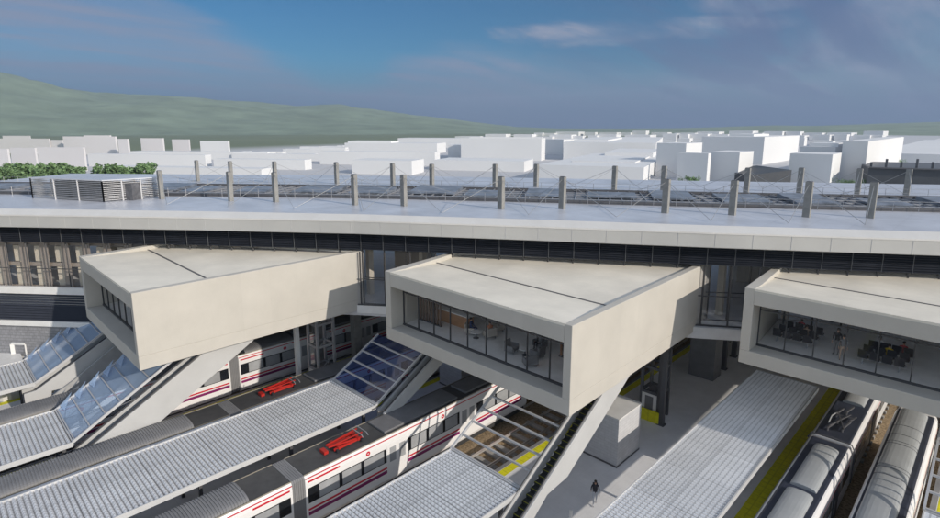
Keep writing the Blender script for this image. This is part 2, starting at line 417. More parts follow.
gt = t.nodes.new('ShaderNodeMath'); gt.operation = 'GREATER_THAN'; gt.inputs[1].default_value = 2; t.links.new(sz.outputs[2], gt.inputs[0])
x1 = t.nodes.new('ShaderNodeMix'); x1.data_type = 'RGBA'; t.links.new(gt.outputs[0], x1.inputs[0]); t.links.new(r2.outputs[0], x1.inputs[6]); x1.inputs[7].default_value = (.50, .50, .52, 1)
x2 = t.nodes.new('ShaderNodeMix'); x2.data_type = 'RGBA'; t.links.new(mr.outputs[0], x2.inputs[0]); t.links.new(x1.outputs[2], x2.inputs[6]); t.links.new(r1.outputs[0], x2.inputs[7])
t.links.new(x2.outputs[2], b.inputs['Base Color'])
struct(g.build('ground', mg))

from mathutils import noise as mn
prof = [(-400, 62), (-200, 66), (0, 75), (30, 82), (60, 90), (100, 95), (160, 97), (240, 104), (300, 107), (345, 108), (400, 114), (440, 118), (490, 124), (515, 127), (560, 128.4), (650, 128.6), (700, 127.5), (760, 126.2), (830, 125.2), (900, 123.6), (940, 122.5), (1100, 119), (1400, 116)]
def prow(px):
    for (a, ya), (b_, yb) in zip(prof, prof[1:]):
        if a <= px <= b_: return ya + (yb - ya) * (px - a) / (b_ - a)
    return 128.8
hb = MB(); na = 520; nr = 70
px_list = [-380 + (1380 + 380) * i / (na - 1) for i in range(na)]
for j in range(nr):
    fr = j / (nr - 1); r = 1250 + fr * 2500
    for px in px_list:
        d = (rt * (px - 470) + fw.to_2d().to_3d().normalized() * 559.4); d.z = 0; d.normalize()
        x, y = d.x * r, d.y * r
        row = prow(px); ridge = 8 + 17 * 0 + (128.4 - row) / 559.4 * 2950 / 1.02 * math.cos(math.atan((px - 470) / 559.4)) ** 1.0
        ridge = max(ridge + 14, 4)
        tt = min(1, max(0, (r - 1350) / 1550)); s_ = tt * tt * (3 - 2 * tt)
        if r > 3000: s_ *= max(0, 1 - ((r - 3000) / 900) ** 1.5)
        fb = mn.fractal(Vector((x / 330, y / 330, 3.3)), .9, 2.1, 6)
        rd = 1 - abs(mn.noise(Vector((x / 430 + 7, y / 430, 1.1))))
        h = 4 + (ridge - 4) * s_ * (1 + .10 * fb + .38 * (rd - .75) * (1 - s_ * .75)) + 7 * fb * s_ * min(1, ridge / 60) * (1 - .6 * s_)
        hb.v.append((x, y, h))
for j in range(nr - 1):
    for i in range(na - 1):
        hb.f.append((j * na + i, j * na + i + 1, (j + 1) * na + i + 1, (j + 1) * na + i)); hb.mi.append(0)
m_hill = mat('hazed_hill_scrub', (.185, .235, .165), .95, var=.26, scale=.009, detail=13)  # scrub lightened so the colour carries part of the distance haze
struct(hb.build('hills', m_hill, smooth=True))

# ---------------------------------------------------------------- city blocks
AZV = math.atan2(fh.y, fh.x)
def block(xl, xn, xr, yb, yt, beta, label, group=None, m=None, z0=8., steps=()):
    """white massing block: near corner xn on row yb, walls run to column xl on the left and xr on the right"""
    P = at(xn, yb, z0)
    a2 = AZV - R(beta); a1 = a2 + PI / 2
    def run(ang, px, mx):
        d = Vector((math.cos(ang), math.sin(ang), 0)); k = (px - 470) / FPX
        # (P+td-C).rt = k (P+td-C).fw
        v0 = P - CAM; den = d.dot(rt) - k * d.dot(fw)
        tt = (k * v0.dot(fw) - v0.dot(rt)) / den if abs(den) > 1e-6 else mx
        if tt <= 0 or tt > mx: tt = mx
        return d * tt
    dist = (P - CAM).length
    l = run(a1, xl, dist * .9); r = run(a2, xr, dist * 1.2)
    if xr == xn: r = Vector((math.cos(a2), math.sin(a2), 0)) * dist * .08
    zt = topz(yt, P.x, P.y)
    mb = MB(); q = [P, P + r, P + r + l, P + l]
    mb.prism([(c.x, c.y) for c in q], z0 - .5, zt)
    o_ = mb
    if steps:
        for (f0, f1, g0, g1, hh) in steps:     # lift shafts and set-back storeys
            qq = [P + l * f0 + r * g0, P + l * f0 + r * g1, P + l * f1 + r * g1, P + l * f1 + r * g0]
            mb.prism([(c.x, c.y) for c in qq], zt - .2, zt + (zt - z0) * hh)
    # walls and set-backs go into one mesh
    o = MB(); o.v, o.f, o.mi = mb.v, mb.f, mb.mi
    root = o.build('city_building', m or m_city)
    return tag(root, label, 'building', group)

G = 'white city blocks beyond the station'
ST = [(.2, .5, .2, .7, .18)]
BL = [
 (-40, 51, 52, 154, 138.7, 9, 'far white slab at the left edge under the highest hill', ST),
 (51.5, 64, 66, 154, 140, 9, 'small white block squeezed between two far slabs at left', ()),
 (65, 117, 119, 155, 136.6, 8, 'tallest pale slab of the far row at left, above the roof trees', [(.1, .6, .1, .9, .06)]),
 (119.5, 129, 131, 156, 139, 8, 'narrow pale block ending the far left row before the gap', ()),
 (142, 164, 165.5, 154, 138.3, 8, 'free-standing square white block, first right of the far left row', ()),
 (173, 190, 191, 153, 139.5, 8, 'small free-standing white block between two squarish neighbours at left', ()),
 (201, 229, 230.5, 154, 141, 10, 'free-standing white block just above the second roof mast', ()),
 (-20, 10, 12, 169, 149, 9, 'pale block behind the leftmost trees, cut by the frame', ()),
 (12.5, 37, 39, 166, 148, 9, 'pale cube behind the trees, left of the widest near block', ()),
 (40, 86, 88, 171, 147.5, 9, 'widest pale block right behind the left tree clump', ()),
 (89, 206, 212, 168, 155, 10, 'long low white shed right of the tree clumps', ()),
 (130, 268, 276, 160, 152.5, 10, 'very long low pale terrace under the free-standing blocks', ()),
 (96, 262, 274, 181, 169, 12, 'low white hall just behind the left end of the station roof', ()),
 (214, 305, 312, 170, 160, 12, 'low pale shed behind the third roof mast', ()),
 (232, 322, 326, 161, 154.5, 12, 'flat white terrace where the left terraces begin to climb', ()),
 (283, 345, 349, 155, 149.5, 13, 'stepped white terrace at the foot of the central hill slope', [(.0, .55, .1, .9, .35)]),
 (320, 435, 440, 166, 152.5, 13, 'long grey-white terrace left of centre with bright end wall', ()),
 (352, 412, 424, 175, 161, 14, 'low pale block behind the fourth back mast', ()),
 (345, 437, 446, 153.5, 143.5, 14, 'pale terrace of the second row left of centre', [(.5, .98, .1, .8, .2)]),
 (398, 462, 470, 148, 138.5, 14, 'far pale terrace near the foot of the slope, left of centre', ()),
 (448, 470, 478, 158, 145, 15, 'small pale block with ribbed end left of the big central block', ()),
 (461, 541, 545, 161, 138.5, 16, 'big grey-fronted slab left of the dark blue gable in the centre', [(.0, .9, .1, .3, .05)]),
 (434, 524, 533, 172, 161.5, 17, 'low white roofed shed left of the pale hexagonal hall', ()),
 (545, 563, 600, 155, 139.5, 44, 'block whose dark blue shaded gable faces the camera at centre', ()),
 (563, 655, 662, 162, 143, 20, 'wide pale block behind the flat-roofed central hall', [(.55, .95, .1, .6, .10)]),
 (604, 652, 659, 170, 153, 22, 'pale low-rise with white end wall right of the central hall', ()),
 (538, 643, 668, 184, 167.5, 24, 'broad flat-roofed hall with bright end behind the roof at centre', [(.15, .8, .2, .8, .10)]),
 (655, 684, 700, 178, 143.5, 42, 'tall pale slab right of the broad flat-roofed hall', ()),
 (676, 706, 709, 184, 153.5, 42, 'grey block with shaded front left of the bright cube', ()),
 (709, 737, 751, 184, 152.5, 42, 'grey cube with a narrow bright right side above a green bush', ()),
 (700, 762, 797, 165, 137, 42, 'tall block with broad sunlit side in the right half', [(.3, .7, .2, .6, .08)]),
 (787, 829, 838, 187, 154.5, 42, 'nearest blue-shaded block in the right half, in front of the tallest', ()),
 (797, 832, 843, 180, 147, 42, 'stepped block peeking over the nearest blue-shaded one', [(.0, .8, .2, .9, .10)]),
 (838, 863, 900, 184, 141.5, 42, 'tall block with blue-shaded front and brilliant white side at right', ()),
 (870, 960, 1010, 166, 155, 42, 'long low white shed at the right edge behind the mast forest', ()),
 (905, 975, 1020, 157, 150, 42, 'distant low white shed at the right edge under the green rise', ()),
]
for xl, xn, xr, yb, yt, be, lab, st in BL:
    block(xl, xn, xr, yb, yt, be, lab, G, m_citypink if xn < 200 else m_city, steps=st)
rnd = random.Random(3); nfar = 0
TENS = ['', 'twenty', 'thirty', 'forty', 'fifty', 'sixty', 'seventy', 'eighty', 'ninety']
def ordn(i):
    w_ = ORD + ['fourteenth', 'fifteenth', 'sixteenth', 'seventeenth', 'eighteenth', 'nineteenth']
    if i < 19: return w_[i]
    n = i + 1; return (TENS[n // 10 - 1][:-1] + 'ieth') if n % 10 == 0 else TENS[n // 10 - 1] + '-' + ORD[n % 10 - 1]
for base, t0, t1, xa, xb in ((136.0, 130.8, 133.2, 505, 878), (140.5, 133.5, 136.8, 455, 872), (146, 138.0, 141.5, 400, 860)):
    x = xa
    while x < xb:
        wd = rnd.uniform(10, 32); yt_ = rnd.uniform(t0, t1); be_ = 14 + 30 * (x - 372) / 500
        block(x, x + wd * .8, x + wd, base, yt_ + (3 if x < 520 and base < 140 else 0), be_, '%s small white block from the left in the far city band near the horizon' % ordn(nfar), 'far white blocks near the horizon')
        x += wd * rnd.uniform(.65, 1.2); nfar += 1
nfar = 0
for base, t0, t1, xa, xb in ((159, 151.5, 154.5, 225, 400), (151, 144.5, 147.5, 300, 420), (160, 152.5, 156, 590, 700), (151, 144, 147, 640, 780)):
    x = xa
    while x < xb:
        wd = rnd.uniform(22, 44); be_ = 14 + 30 * (x - 372) / 500
        block(x, x + wd * .85, x + wd, base, rnd.uniform(t0, t1), be_, '%s low white terrace from the left in the middle distance of the city' % ordn(nfar), 'low white terraces in the middle distance', steps=[(.15, .4, .2, .6, .15)] if nfar % 3 == 0 else ())
        x += wd * rnd.uniform(.9, 1.3); nfar += 1

# ---------------------------------------------------------------- trees behind the roof
def leafmat(n, c): 
    m = mat(n, c, .8, var=.45, scale=.9, detail=6); return m
m_leaf = leafmat('leaves', (.17, .27, .12)); m_bark = mat('bark', (.09, .07, .05), .9)
def tree(px, py, yt, label, group, rad=None, z0=8.):
    p = at(px, py, z0); h = topz(yt, p.x, p.y) - z0
    root = empty('tree', (p.x, p.y, z0), label, 'tree', group)
    rn = random.Random(int(px * 7)); r_ = rad or h * .5
    MB().tube([(p.x, p.y, z0), (p.x + .1, p.y, z0 + h * .35), (p.x, p.y + .1, z0 + h * .7)], [h * .035, h * .025, h * .01], 6).build('trunk', m_bark, root)
    mb = MB()
    cl = [(rn.gauss(0, .42) * r_, rn.gauss(0, .42) * r_, h * rn.uniform(.42, .88), r_ * rn.uniform(.22, .42)) for _ in range(15)]
    for (cx_, cy_, cz_, cr) in cl:
        for _ in range(80):
            v = Vector((rn.gauss(0, 1), rn.gauss(0, 1), rn.gauss(0, .8))).normalized() * cr * rn.uniform(.55, 1.1)
            c = Vector((p.x + cx_, p.y + cy_, z0 + cz_)) + v
            a = Vector((rn.uniform(-1, 1), rn.uniform(-1, 1), rn.uniform(-.6, .6))).normalized(); b_ = a.cross(Vector((rn.uniform(-1, 1), rn.uniform(-1, 1), 1))).normalized()
            s_ = h * rn.uniform(.03, .055)
            mb.add([c - a * s_ - b_ * s_, c + a * s_ - b_ * s_ * .6, c + a * s_ + b_ * s_, c - a * s_ * .7 + b_ * s_], [(0, 1, 2, 3)])
    mb.build('crown', m_leaf, root)
TG = 'trees behind the left end of the roof'
for i, (px, yt) in enumerate(((2, 167), (13, 163.5), (25, 161.5), (38, 165), (50, 163), (62, 161.5), (71, 165), (79, 168))):
    tree(px, 188, yt, '%s round green tree from the left in the longer clump behind the roof' % ORD[i], TG, 3.2)
for i, (px, yt) in enumerate(((107, 163.5), (115, 165.5), (124, 162), (137, 166), (147, 163.5))):
    tree(px, 187, yt, '%s green tree from the left in the shorter clump behind the plant enclosure' % ORD[i], TG, 2.9)
for px, yt, lab in ((692, 177, 'small bright green bush under the grey cube'), (846, 180, 'green shrub at the foot of the brilliant white block'), (868, 179.5, 'low green shrub left of the mast forest')):
    tree(px, 187, yt, lab, 'shrubs between the city blocks', 2.6)
tree(893, 166, 160, 'flat green tree in front of the long shed at right', 'shrubs between the city blocks', 6)

# ---------------------------------------------------------------- station building
st = empty('station_building', (mid.x, mid.y, 0), 'long curved station hall with flat pale metal roof, dark louvre band and glazed front', 'station')
BACK = -37.0
mb = MB()
ea = at(470, 214.5, 18.0)
cap_in = [p for p in offs(FP, .35)]
fr = offs(FP, 1.2); bk = offs(FP, BACK)
for i in range(len(FP) - 1):
    mb.prism([cap_in[i], cap_in[i + 1], bk[i + 1], bk[i]], 17.5, 18.0)
mb.build('roof', m_deck, st)
mb = MB()                                             # sloping cap strip
fr2 = offs(FP, 1.22); ci = offs(FP, .40)
for i in range(len(FP) - 1):
    a, b_, c, d = fr2[i], fr2[i + 1], ci[i + 1], ci[i]
    mb.add([(*a, 17.62), (*b_, 17.62), (*c, 18.03), (*d, 18.03), (*a, 17.5), (*b_, 17.5), (*c, 17.5), (*d, 17.5)],
           [(0, 1, 2, 3), (4, 5, 1, 0), (7, 6, 5, 4), (3, 2, 6, 7)])
mb.build('roof_edge_cap', m_cap, st)
mb = MB(); band(mb, FP, 1.18, 1.0, 16.5, 17.498); mb.build('fascia', m_fascia, st)
mb = MB()
for p, t_ in along(offs(FP, 1.19), 2.6, .6): mb.bar((*p, 16.52), (*p, 17.49), .012, .03)
mb.build('fascia_joints', m_slab, st)
mb = MB(); band(mb, FP, .98, -.2, 16.42, 16.5); mb.build('soffit', m_fascia, st)
mb = MB(); band(mb, FP, -.12, -.2, ZL, 16.42)
for k in range(9):
    z = ZL + .08 + k * .17; a = offs(FP, .12); b_ = offs(FP, -.10)
    for i in range(len(FP) - 1):
        mb.add([(*a[i], z), (*a[i + 1], z), (*b_[i + 1], z + .10), (*b_[i], z + .10)], [(0, 1, 2, 3)])
mb.build('louvre_band', m_louv, st)
mb = MB()
for p, t_ in along(offs(FP, .15), 2.0, .3): MB().bar((*p, ZL + .03), (*p, 16.42), .035, .04).build('louvre_post', m_louvp, st)
# glass wall, floor
mb = MB(); ribbon(mb, offs(FP, -.3), 9.9, offs(FP, -.3), ZL); mb.build('glass_wall', m_fac_glass, st)
mb = MB()
for p, t_ in along(offs(FP, -.22), 2.0, .3):
    mb.bar((*p, 9.9), (*p, ZL), .09, .12)
for z in (12.3,):
    band(mb, FP, -.2, -.28, z, z + .07)
band(mb, FP, -.15, -.3, 9.9, 10.0)
mb.build('mullions', m_mull, st)
mb = MB(); band(mb, FP, .2, BACK, 9.0, 9.9); mb.build('floor_slab', m_slab, st)
mb = MB(); band(mb, FP, BACK, BACK - .3, -.3, 9.9)
mb.build('back_wall', m_inner, st)
mb = MB(); ribbon(mb, offs(FP, BACK), 9.9, offs(FP, BACK), 17.5); mb.build('added_rear_glazing', m_fac_glass, st)  # unseen rear wall made of glass to let daylight into the halls
mb = MB(); band(mb, FP, -.35, BACK, 9.9, 9.93); mb.build('hall_floor', m_floor, st)
mb = MB()
for i, (p, t_) in enumerate(along(offs(FP, -14), 9.0, 4.)):
    n = Vector((t_.y, -t_.x)); mb.prism([p, p + t_ * 4.2, p + t_ * 4.2 - n * 3, p - n * 3], 9.93, 13.2)
mb.build('inner_kiosks', m_inner, st)
mb = MB()
for i, (p, t_) in enumerate(along(offs(FP, -3.2), 5.1, 2.)): mb.prism([p + Vector(q) for q in ((-.25, -.25), (.25, -.25), (.25, .25), (-.25, .25))], 9.9, 17.45)
mb.build('inner_columns', m_cream, st)
# left end: tan fins and cream panels behind the glass, louvred storey and brick base below
LP = FP[:3]; l01 = (LP[1] - LP[0]).length + 9.5
mb = MB()
for i, (p, t_) in enumerate(along(offs(FP, -1.3), 2.1, .9)):
    if i * 2.1 > (FP[1] - FP[0]).length + 16.5: break
    q = p + t_ * 1.0; n = Vector((t_.y, -t_.x))
    mb.prism([p, q, q - n * .2, p - n * .2], 10.35, 12.25); mb.prism([p, q, q - n * .2, p - n * .2], 12.75, 14.25)
mb.build('cream_panels', m_cream, st)
mb = MB()
for i, (p, t_) in enumerate(along(offs(FP, -.9), 2.1, 1.9)):
    if i * 2.1 > (FP[1] - FP[0]).length + 16.5: break
    q = p + t_ * .75; n = Vector((t_.y, -t_.x))
    mb.prism([p, q, q - n * .06, p - n * .06], 10.05, 14.8)
for z_ in (10.05, 12.3, 14.35): band(mb, [FP[0], FP[1], FP[1] + (FP[2] - FP[1]) * .45], -1.22, -1.28, z_, z_ + .38)
mb.build('tan_fins', mat('tan_fin', (.36, .31, .27), .7), st)
FL = [FP[0], FP[1], FP[1] + (FP[2] - FP[1]) * .62]
mb = MB(); band(mb, FL, .55, .2, 10.1, 10.75); band(mb, FL, .55, .2, 6.95, 7.45); mb.build('floor_edge_band', m_white, st)
mb = MB(); band(mb, FL, .1, -.1, 7.45, 10.1)
a = offs(FL, .42); b_ = offs(FL, .16)
for k in range(11):
    z = 7.5 + k * .235
    for i in range(2): mb.add([(*a[i], z), (*a[i + 1], z), (*b_[i + 1], z + .14), (*b_[i], z + .14)], [(0, 1, 2, 3)])
mb.build('lower_louvre', mat('slate_louvre', (.055, .062, .085), .5), st)
mb = MB(); band(mb, FL, .3, -.3, -.3, 6.95); mb.build('base_wall', m_brick, st)
p = onplane(12, 345, FP[0], FP[1], .3); q = onplane(25, 345, FP[0], FP[1], .3)
tt_ = (q - p).normalized(); 
mb = MB(); mb.bar((p.x, p.y, 5.0), (p.x, p.y, 2.2), .35, .35); mb.bar((q.x, q.y, 5.0), (q.x, q.y, 2.2), .12, .2); mb.bar((p.x, p.y, 5.05), (q.x, q.y, 5.05), .15, .2); mb.bar((p.x, p.y, 3.7), (q.x, q.y, 3.7), .1, .12)
fo = mb.build('window_frame', m_white, st)
mb = MB(); mb.add([(p.x, p.y, 2.2), (q.x, q.y, 2.2), (q.x, q.y, 5.0), (p.x, p.y, 5.0)], [(0, 1, 2, 3)]); mb.build('window_pane', mat('pale_pane', (.38, .40, .34), .3), st)
# skylight trough along the middle of the roof
fd = lambda v: offs(FP, v)
mb = MB()
for k, (o1, o2, zz) in enumerate(((-10.0, -10.5, 18.32), (-19.8, -20.3, 18.32))): band(mb, FP, o1, o2, 18.0, zz)
mb.build('skylight_kerb', m_dsteel, st)
mb = MB(); band(mb, FP, -10.5, -19.8, 18.004, 18.06); sk = mb.build('skylight_glazing', mat('skylight_glass', (.045, .06, .10), .15, var=.6, scale=.25), st)
mb = MB()
for i, (p, t_) in enumerate(along(offs(FP, -10.5), 1.15, .3)):
    n = Vector((t_.y, -t_.x)); wdt = 9.3
    mb.bar((*(p), 18.14), (*(p - n * wdt), 18.14), .06, .12)
for o_ in (-12.3, -14.2, -16.1, -18): band(mb, FP, o_, o_ - .09, 18.06, 18.17)
mb.build('skylight_bars', m_steel, st)
rn = random.Random(11)
mb = MB()
for i, (p, t_) in enumerate(along(offs(FP, -12.), 6.4, 2.)):
    n = Vector((t_.y, -t_.x)); a_ = p - n * rn.uniform(0, 1.5); ln_ = rn.uniform(3.0, 5.2); dp = rn.uniform(3, 5.4)
    c4 = [a_, a_ + t_ * ln_, a_ + t_ * ln_ - n * dp, a_ - n * dp]
    hh = rn.uniform(.25, .5)
    mb.prism(c4, 18.17, [18.2 + hh * .3, 18.2 + hh * .3, 18.2 + hh, 18.2 + hh])
mb.build('roof_vents', mat('roof_vent_grey', (.15, .17, .21), .45, var=.5, scale=.8), st)
mb = MB()
for o_ in (-9.6, -20.8):
    pp = offs(FP, o_)
    for p, t_ in along(pp, 2.0, .5): mb.bar((*p, 18.0), (*p, 18.9), .035)
    for z in (18.45, 18.9): band(mb, FP, o_ + .012, o_ - .012, z, z + .025)
mb.build('roof_railing', m_steel, st)

# masts and stays
front = [(162, 199), (231, 201), (276, 202), (355, 205), (404, 206), (501, 209), (562, 209), (665, 213), (732, 215), (806, 217), (870, 218)]
back = [(198, 181), (231.5, 182.5), (275.5, 183), (337, 184), (393, 186), (432, 187), (495, 187), (536, 187), (614, 190), (663, 190), (746, 193), (799, 193), (857, 194), (906, 195)]
def masts(lst, row, h):
    P_ = [at(x_, y_, 18.0) for x_, y_ in lst]
    for i, p in enumerate(P_):
        o = empty('roof_mast', (p.x, p.y, 18.0), '%s stub mast from the left in the %s row on the station roof' % (ORD[i] if i < 13 else 'rightmost', row), 'mast', 'masts along the station roof')
        hh = h
        MB().box(p.x - .27, p.x + .27, p.y - .2, p.y + .2, 18.0, 18 + hh).build('post', m_post, o, bevel=.02)
        MB().box(p.x - .22, p.x + .22, p.y - .15, p.y + .15, 18 + hh, 18.04 + hh).build('cap_plate', m_dsteel, o)
        for j in (i - 1, i + 1):
            if 0 <= j < len(P_):
                m_ = (p + P_[j]) / 2; n = Vector((fu.y, -fu.x, 0)); m_ = m_ + n * (4.2 if row == 'front' else -3.2)
                MB().tube([(p.x, p.y, 17.85 + hh), (m_.x, m_.y, 18.12)], .022, 5).build('stay_cable', m_cable, o)
                m2 = (p + P_[j]) / 2 + n * (-6.5 if row == 'front' else 5.5)
                MB().tube([(p.x, p.y, 17.75 + hh), (m2.x, m2.y, 18.3)], .018, 5).build('stay_cable', m_cable, o)
masts(front, 'front', 2.9); masts(back, 'back', 2.8)
# rooftop plant enclosure
pA = at(33, 198, 18); pB = at(104, 202, 18); pC = at(160, 197.5, 18)
pD = pA + (pC - pB)
en = empty('plant_enclosure', (pB.x, pB.y, 18), 'flat-topped slatted plant enclosure at the left end of the station roof', 'plant room')
ht = topz(180, pB.x, pB.y)
q4 = [pA, pB, pC, pD]; ce = (pA + pB + pC + pD) / 4
MB().prism([(ce + (c - ce) * 1.03).to_2d()[:] for c in q4], ht - .12, ht).build('flat_roof', m_deck, en)
mb = MB()
for i in range(4):
    a_, b_ = q4[i], q4[(i + 1) % 4]
    for k in range(11):
        z = 18.15 + k * (ht - 18.4) / 10; mb.bar((a_.x, a_.y, z), (b_.x, b_.y, z), .04, .07)
mb.build('slats', m_steel, en)
mb = MB()
for i in range(4):
    a_, b_ = q4[i], q4[(i + 1) % 4]
    for k in range(4):
        c = a_.lerp(b_, k / 3); mb.bar((c.x, c.y, 18), (c.x, c.y, ht - .12), .12)
mb.build('posts', m_lsteel, en)
mb = MB()
for i in range(6):
    c = pA.lerp(pB, (i + .5) / 6) * .45 + pD.lerp(pC, (i + .5) / 6) * .55
    d = (pB - pA).normalized() * 1.2; mb.prism([(c + v)[:2] for v in (-d - d.yx.to_3d() * 0 + Vector((-.5, .6, 0)), d + Vector((-.5, .6, 0)), d + Vector((.5, -.6, 0)), -d + Vector((.5, -.6, 0)))], 18, ht - .5)
mb.build('chiller_units', mat('chiller_grey', (.12, .12, .13), .6, var=.5, scale=1.5), en)

# second platform hall far right: dark roof band with a forest of masts
p0 = at(872, 183, 8); 
fh_root = empty('distant_shed', (p0.x, p0.y, 8), 'dark distant station shed at the right edge beneath many thin masts', 'shed')
q = [at(751, 182, 8), at(787, 182.5, 8)]
pts = [at(866, 188, 8), at(1010, 194, 8)]; dd = (pts[1] - pts[0]).normalized(); nn_ = Vector((-dd.y, dd.x, 0))
zt = topz(168, pts[0].x, pts[0].y)
MB().prism([(p_)[:2] for p_ in (pts[0], pts[1], pts[1] + nn_ * 30, pts[0] + nn_ * 30)], 8, zt).build('walls', mat('distant_dark', (.05, .055, .065), .6, var=.3, scale=.1), fh_root)
mb = MB(); 
for i in range(9):
    c = pts[0].lerp(pts[1], (i + .2) / 9) + nn_ * 1
    MB().bar((c.x, c.y, zt), (c.x, c.y, topz(162 - (i % 2) * 3, c.x, c.y)), .55).build('shed_mast', m_dsteel, fh_root)
mb = MB(); mb.prism([(p_)[:2] for p_ in (pts[0] - nn_, pts[1] - nn_, pts[1] + nn_ * 31, pts[0] + nn_ * 31)], zt, zt + .35); mb.build('flat_roof', m_dsteel, fh_root)
q1, q2 = at(749, 187, 8), at(790, 187, 8); dd = (q2 - q1).normalized(); nn_ = Vector((-dd.y, dd.x, 0)); zz = topz(170, q1.x, q1.y)
sh = MB().prism([(p_)[:2] for p_ in (q1, q2, q2 + nn_ * 20, q1 + nn_ * 20)], 8, [zz - 1.5, zz, zz, zz - 1.5]).build('low_shed', mat('distant_dark_two', (.05, .055, .065), .6))
tag(sh, 'low dark sloping shed left of the nearest blue-shaded block', 'shed')

# ---------------------------------------------------------------- protruding halls
def hall(x0, x1, x0b, x1b, yf, ybl, ybr, label, nm_pitch=1.75, recess=1.2):
    root = empty('waiting_hall', (x0, yf, 9.45), label, 'hall', 'concrete halls projecting over the tracks')
    zb, zt_ = 9.45, 14.75; fl = 10.4; ce = 13.65; wl = .62
    i0, i1 = x0 + wl, x1 - wl * .85
    fx = lambda xs, y: xs[0] + (xs[1] - xs[0]) * (y - yf) / (xs[2] - yf)
    RX = lambda y: fx((x1, x1b, ybr), y); LX = lambda y: fx((x0, x0b, ybl), y)
    # one shell: floor, ceiling/roof slab, side walls, front portal are one cast piece
    mb = MB()
    foot = [(x0, yf), (x1, yf), (x1b, ybr), (x0b, ybl)]
    mb.prism(foot, zb, fl)                                            # floor slab
    mb.prism([(i1, yf), (x1, yf), (x1b, ybr), (x1b - .5, ybr - .3), (i1, yf + 1.3)], fl, [zt_, zt_, zt_ - .05, zt_ - .05, zt_])   # right wall
    mb.prism([(x0, yf), (i0, yf), (i0, yf + 1.5), (x0b + .5, ybl), (x0b, ybl)], fl, zt_)   # left wall
    mb.prism([(i0, yf), (i1, yf), (i1, yf + 1.5), (i0, yf + 1.5)], ce, zt_ - .15)    # front header
    # back wall lip (parapet) along the diagonal
    bl = Vector((x0b, ybl)); br = Vector((x1b, ybr)); t_ = (br - bl).normalized(); n = Vector((t_.y, -t_.x))
    mb.prism([bl + t_ * .0, br, br + n * .3 - t_ * .3, bl + n * .3 + t_ * .5], 14.3, zt_ - .03)
    mb.build('shell', m_conc, root, bevel=.03)
    # roof: front plane falls to the fold, back plane rises again
    yfold = yf + 5.2
    mb = MB()
    z1, z2 = zt_ - .02, 14.42
    A = (i0 - .25, yf + .015); B = (i1 + .1, yf + .015); Cc = (RX(yfold) - .52, yfold); D = (LX(yfold) + .55, yfold)
    mb.prism([A, B, Cc, D], [zt_ - .15, zt_ - .15, ce, ce], [zt_ + .002, zt_ + .002, z2, z2])
    mb.prism([D, Cc, (x1b - .5, ybr - .35), (x0b + .5, ybl)], ce, [z2 - .002, z2 - .002, 14.48, 14.5])
    mb.build('roof', m_hroof, root)
    mb = MB(); mb.prism([(D[0], D[1] - .07), (Cc[0], Cc[1] - .07), (Cc[0], Cc[1] + .07), (D[0], D[1] + .07)], z2 - .01, z2 + .035)
    mb.prism([bl + n * .34 + t_ * .7, br + n * .34 - t_ * .8, br + n * .44 - t_ * .9, bl + n * .44 + t_ * .9], 14.45, 14.56)
    mb.build('roof_gutter', m_seam, root)
    MB().prism([(i0, yf + recess + .1), (i1, yf + recess + .1), (RX(ybr) - .55, ybr - .7), (LX(ybl) + .55, ybl - .1)], ce - .05, ce - .004).build('ceiling', m_ceil, root)
    mb = MB(); mb.prism([(i1 - .03, yf + recess + .1), (i1 - .003, yf + recess + .1), (RX(ybr) - .52, ybr - .8), (RX(ybr) - .56, ybr - .8)], fl, ce - .05); mb.build('bounce_lining', m_ceil, root)  # lining, like the ceiling sheet above, added white to bounce daylight inside
    # glazing
    yg = yf + recess
    MB().add([(i0, yg, fl), (i1, yg, fl), (i1, yg, ce), (i0, yg, ce)], [(0, 1, 2, 3)]).build('glazing', m_hall_glass, root)
    mb = MB(); nm = max(2, round((i1 - i0) / nm_pitch))
    for k in range(nm + 1):
        x = i0 + .04 + (i1 - i0 - .08) * k / nm; mb.box(x - .03, x + .03, yg - .05, yg + .05, fl, ce)
    mb.box(i0, i1, yg - .10, yg + .06, fl, fl + .12); mb.box(i0, i1, yg - .08, yg + .04, ce - .09, ce); mb.box(i0, i1, yg - .05, yg + .03, 12.95, 13.02)
    mb.build('window_frame', m_mull, root)
    mb = MB(); mb.prism([(i0, yg + .1), (i1, yg + .1), (RX(ybr) - .55, ybr - .7), (LX(ybl) + .55, ybl - .1)], fl + .004, fl + .03); mb.build('floor_finish', m_floor, root)
    return root
hL = hall(-54.3, -39.3, -55.5, -39.4, 9.0, 16.4, 26.9, 'left concrete hall box with its glazed end deep in shadow')
hM = hall(-32.35, -15.75, -33.35, -16.25, 23.9, 31.9, 44.0, 'middle concrete hall box with lounge chairs and a long glazed front')
hR = hall(-11.7, 4.6, -12.1, 4.2, 38.15, 46.3, 58.0, 'right concrete hall box with rows of black seats behind glass', recess=1.5)
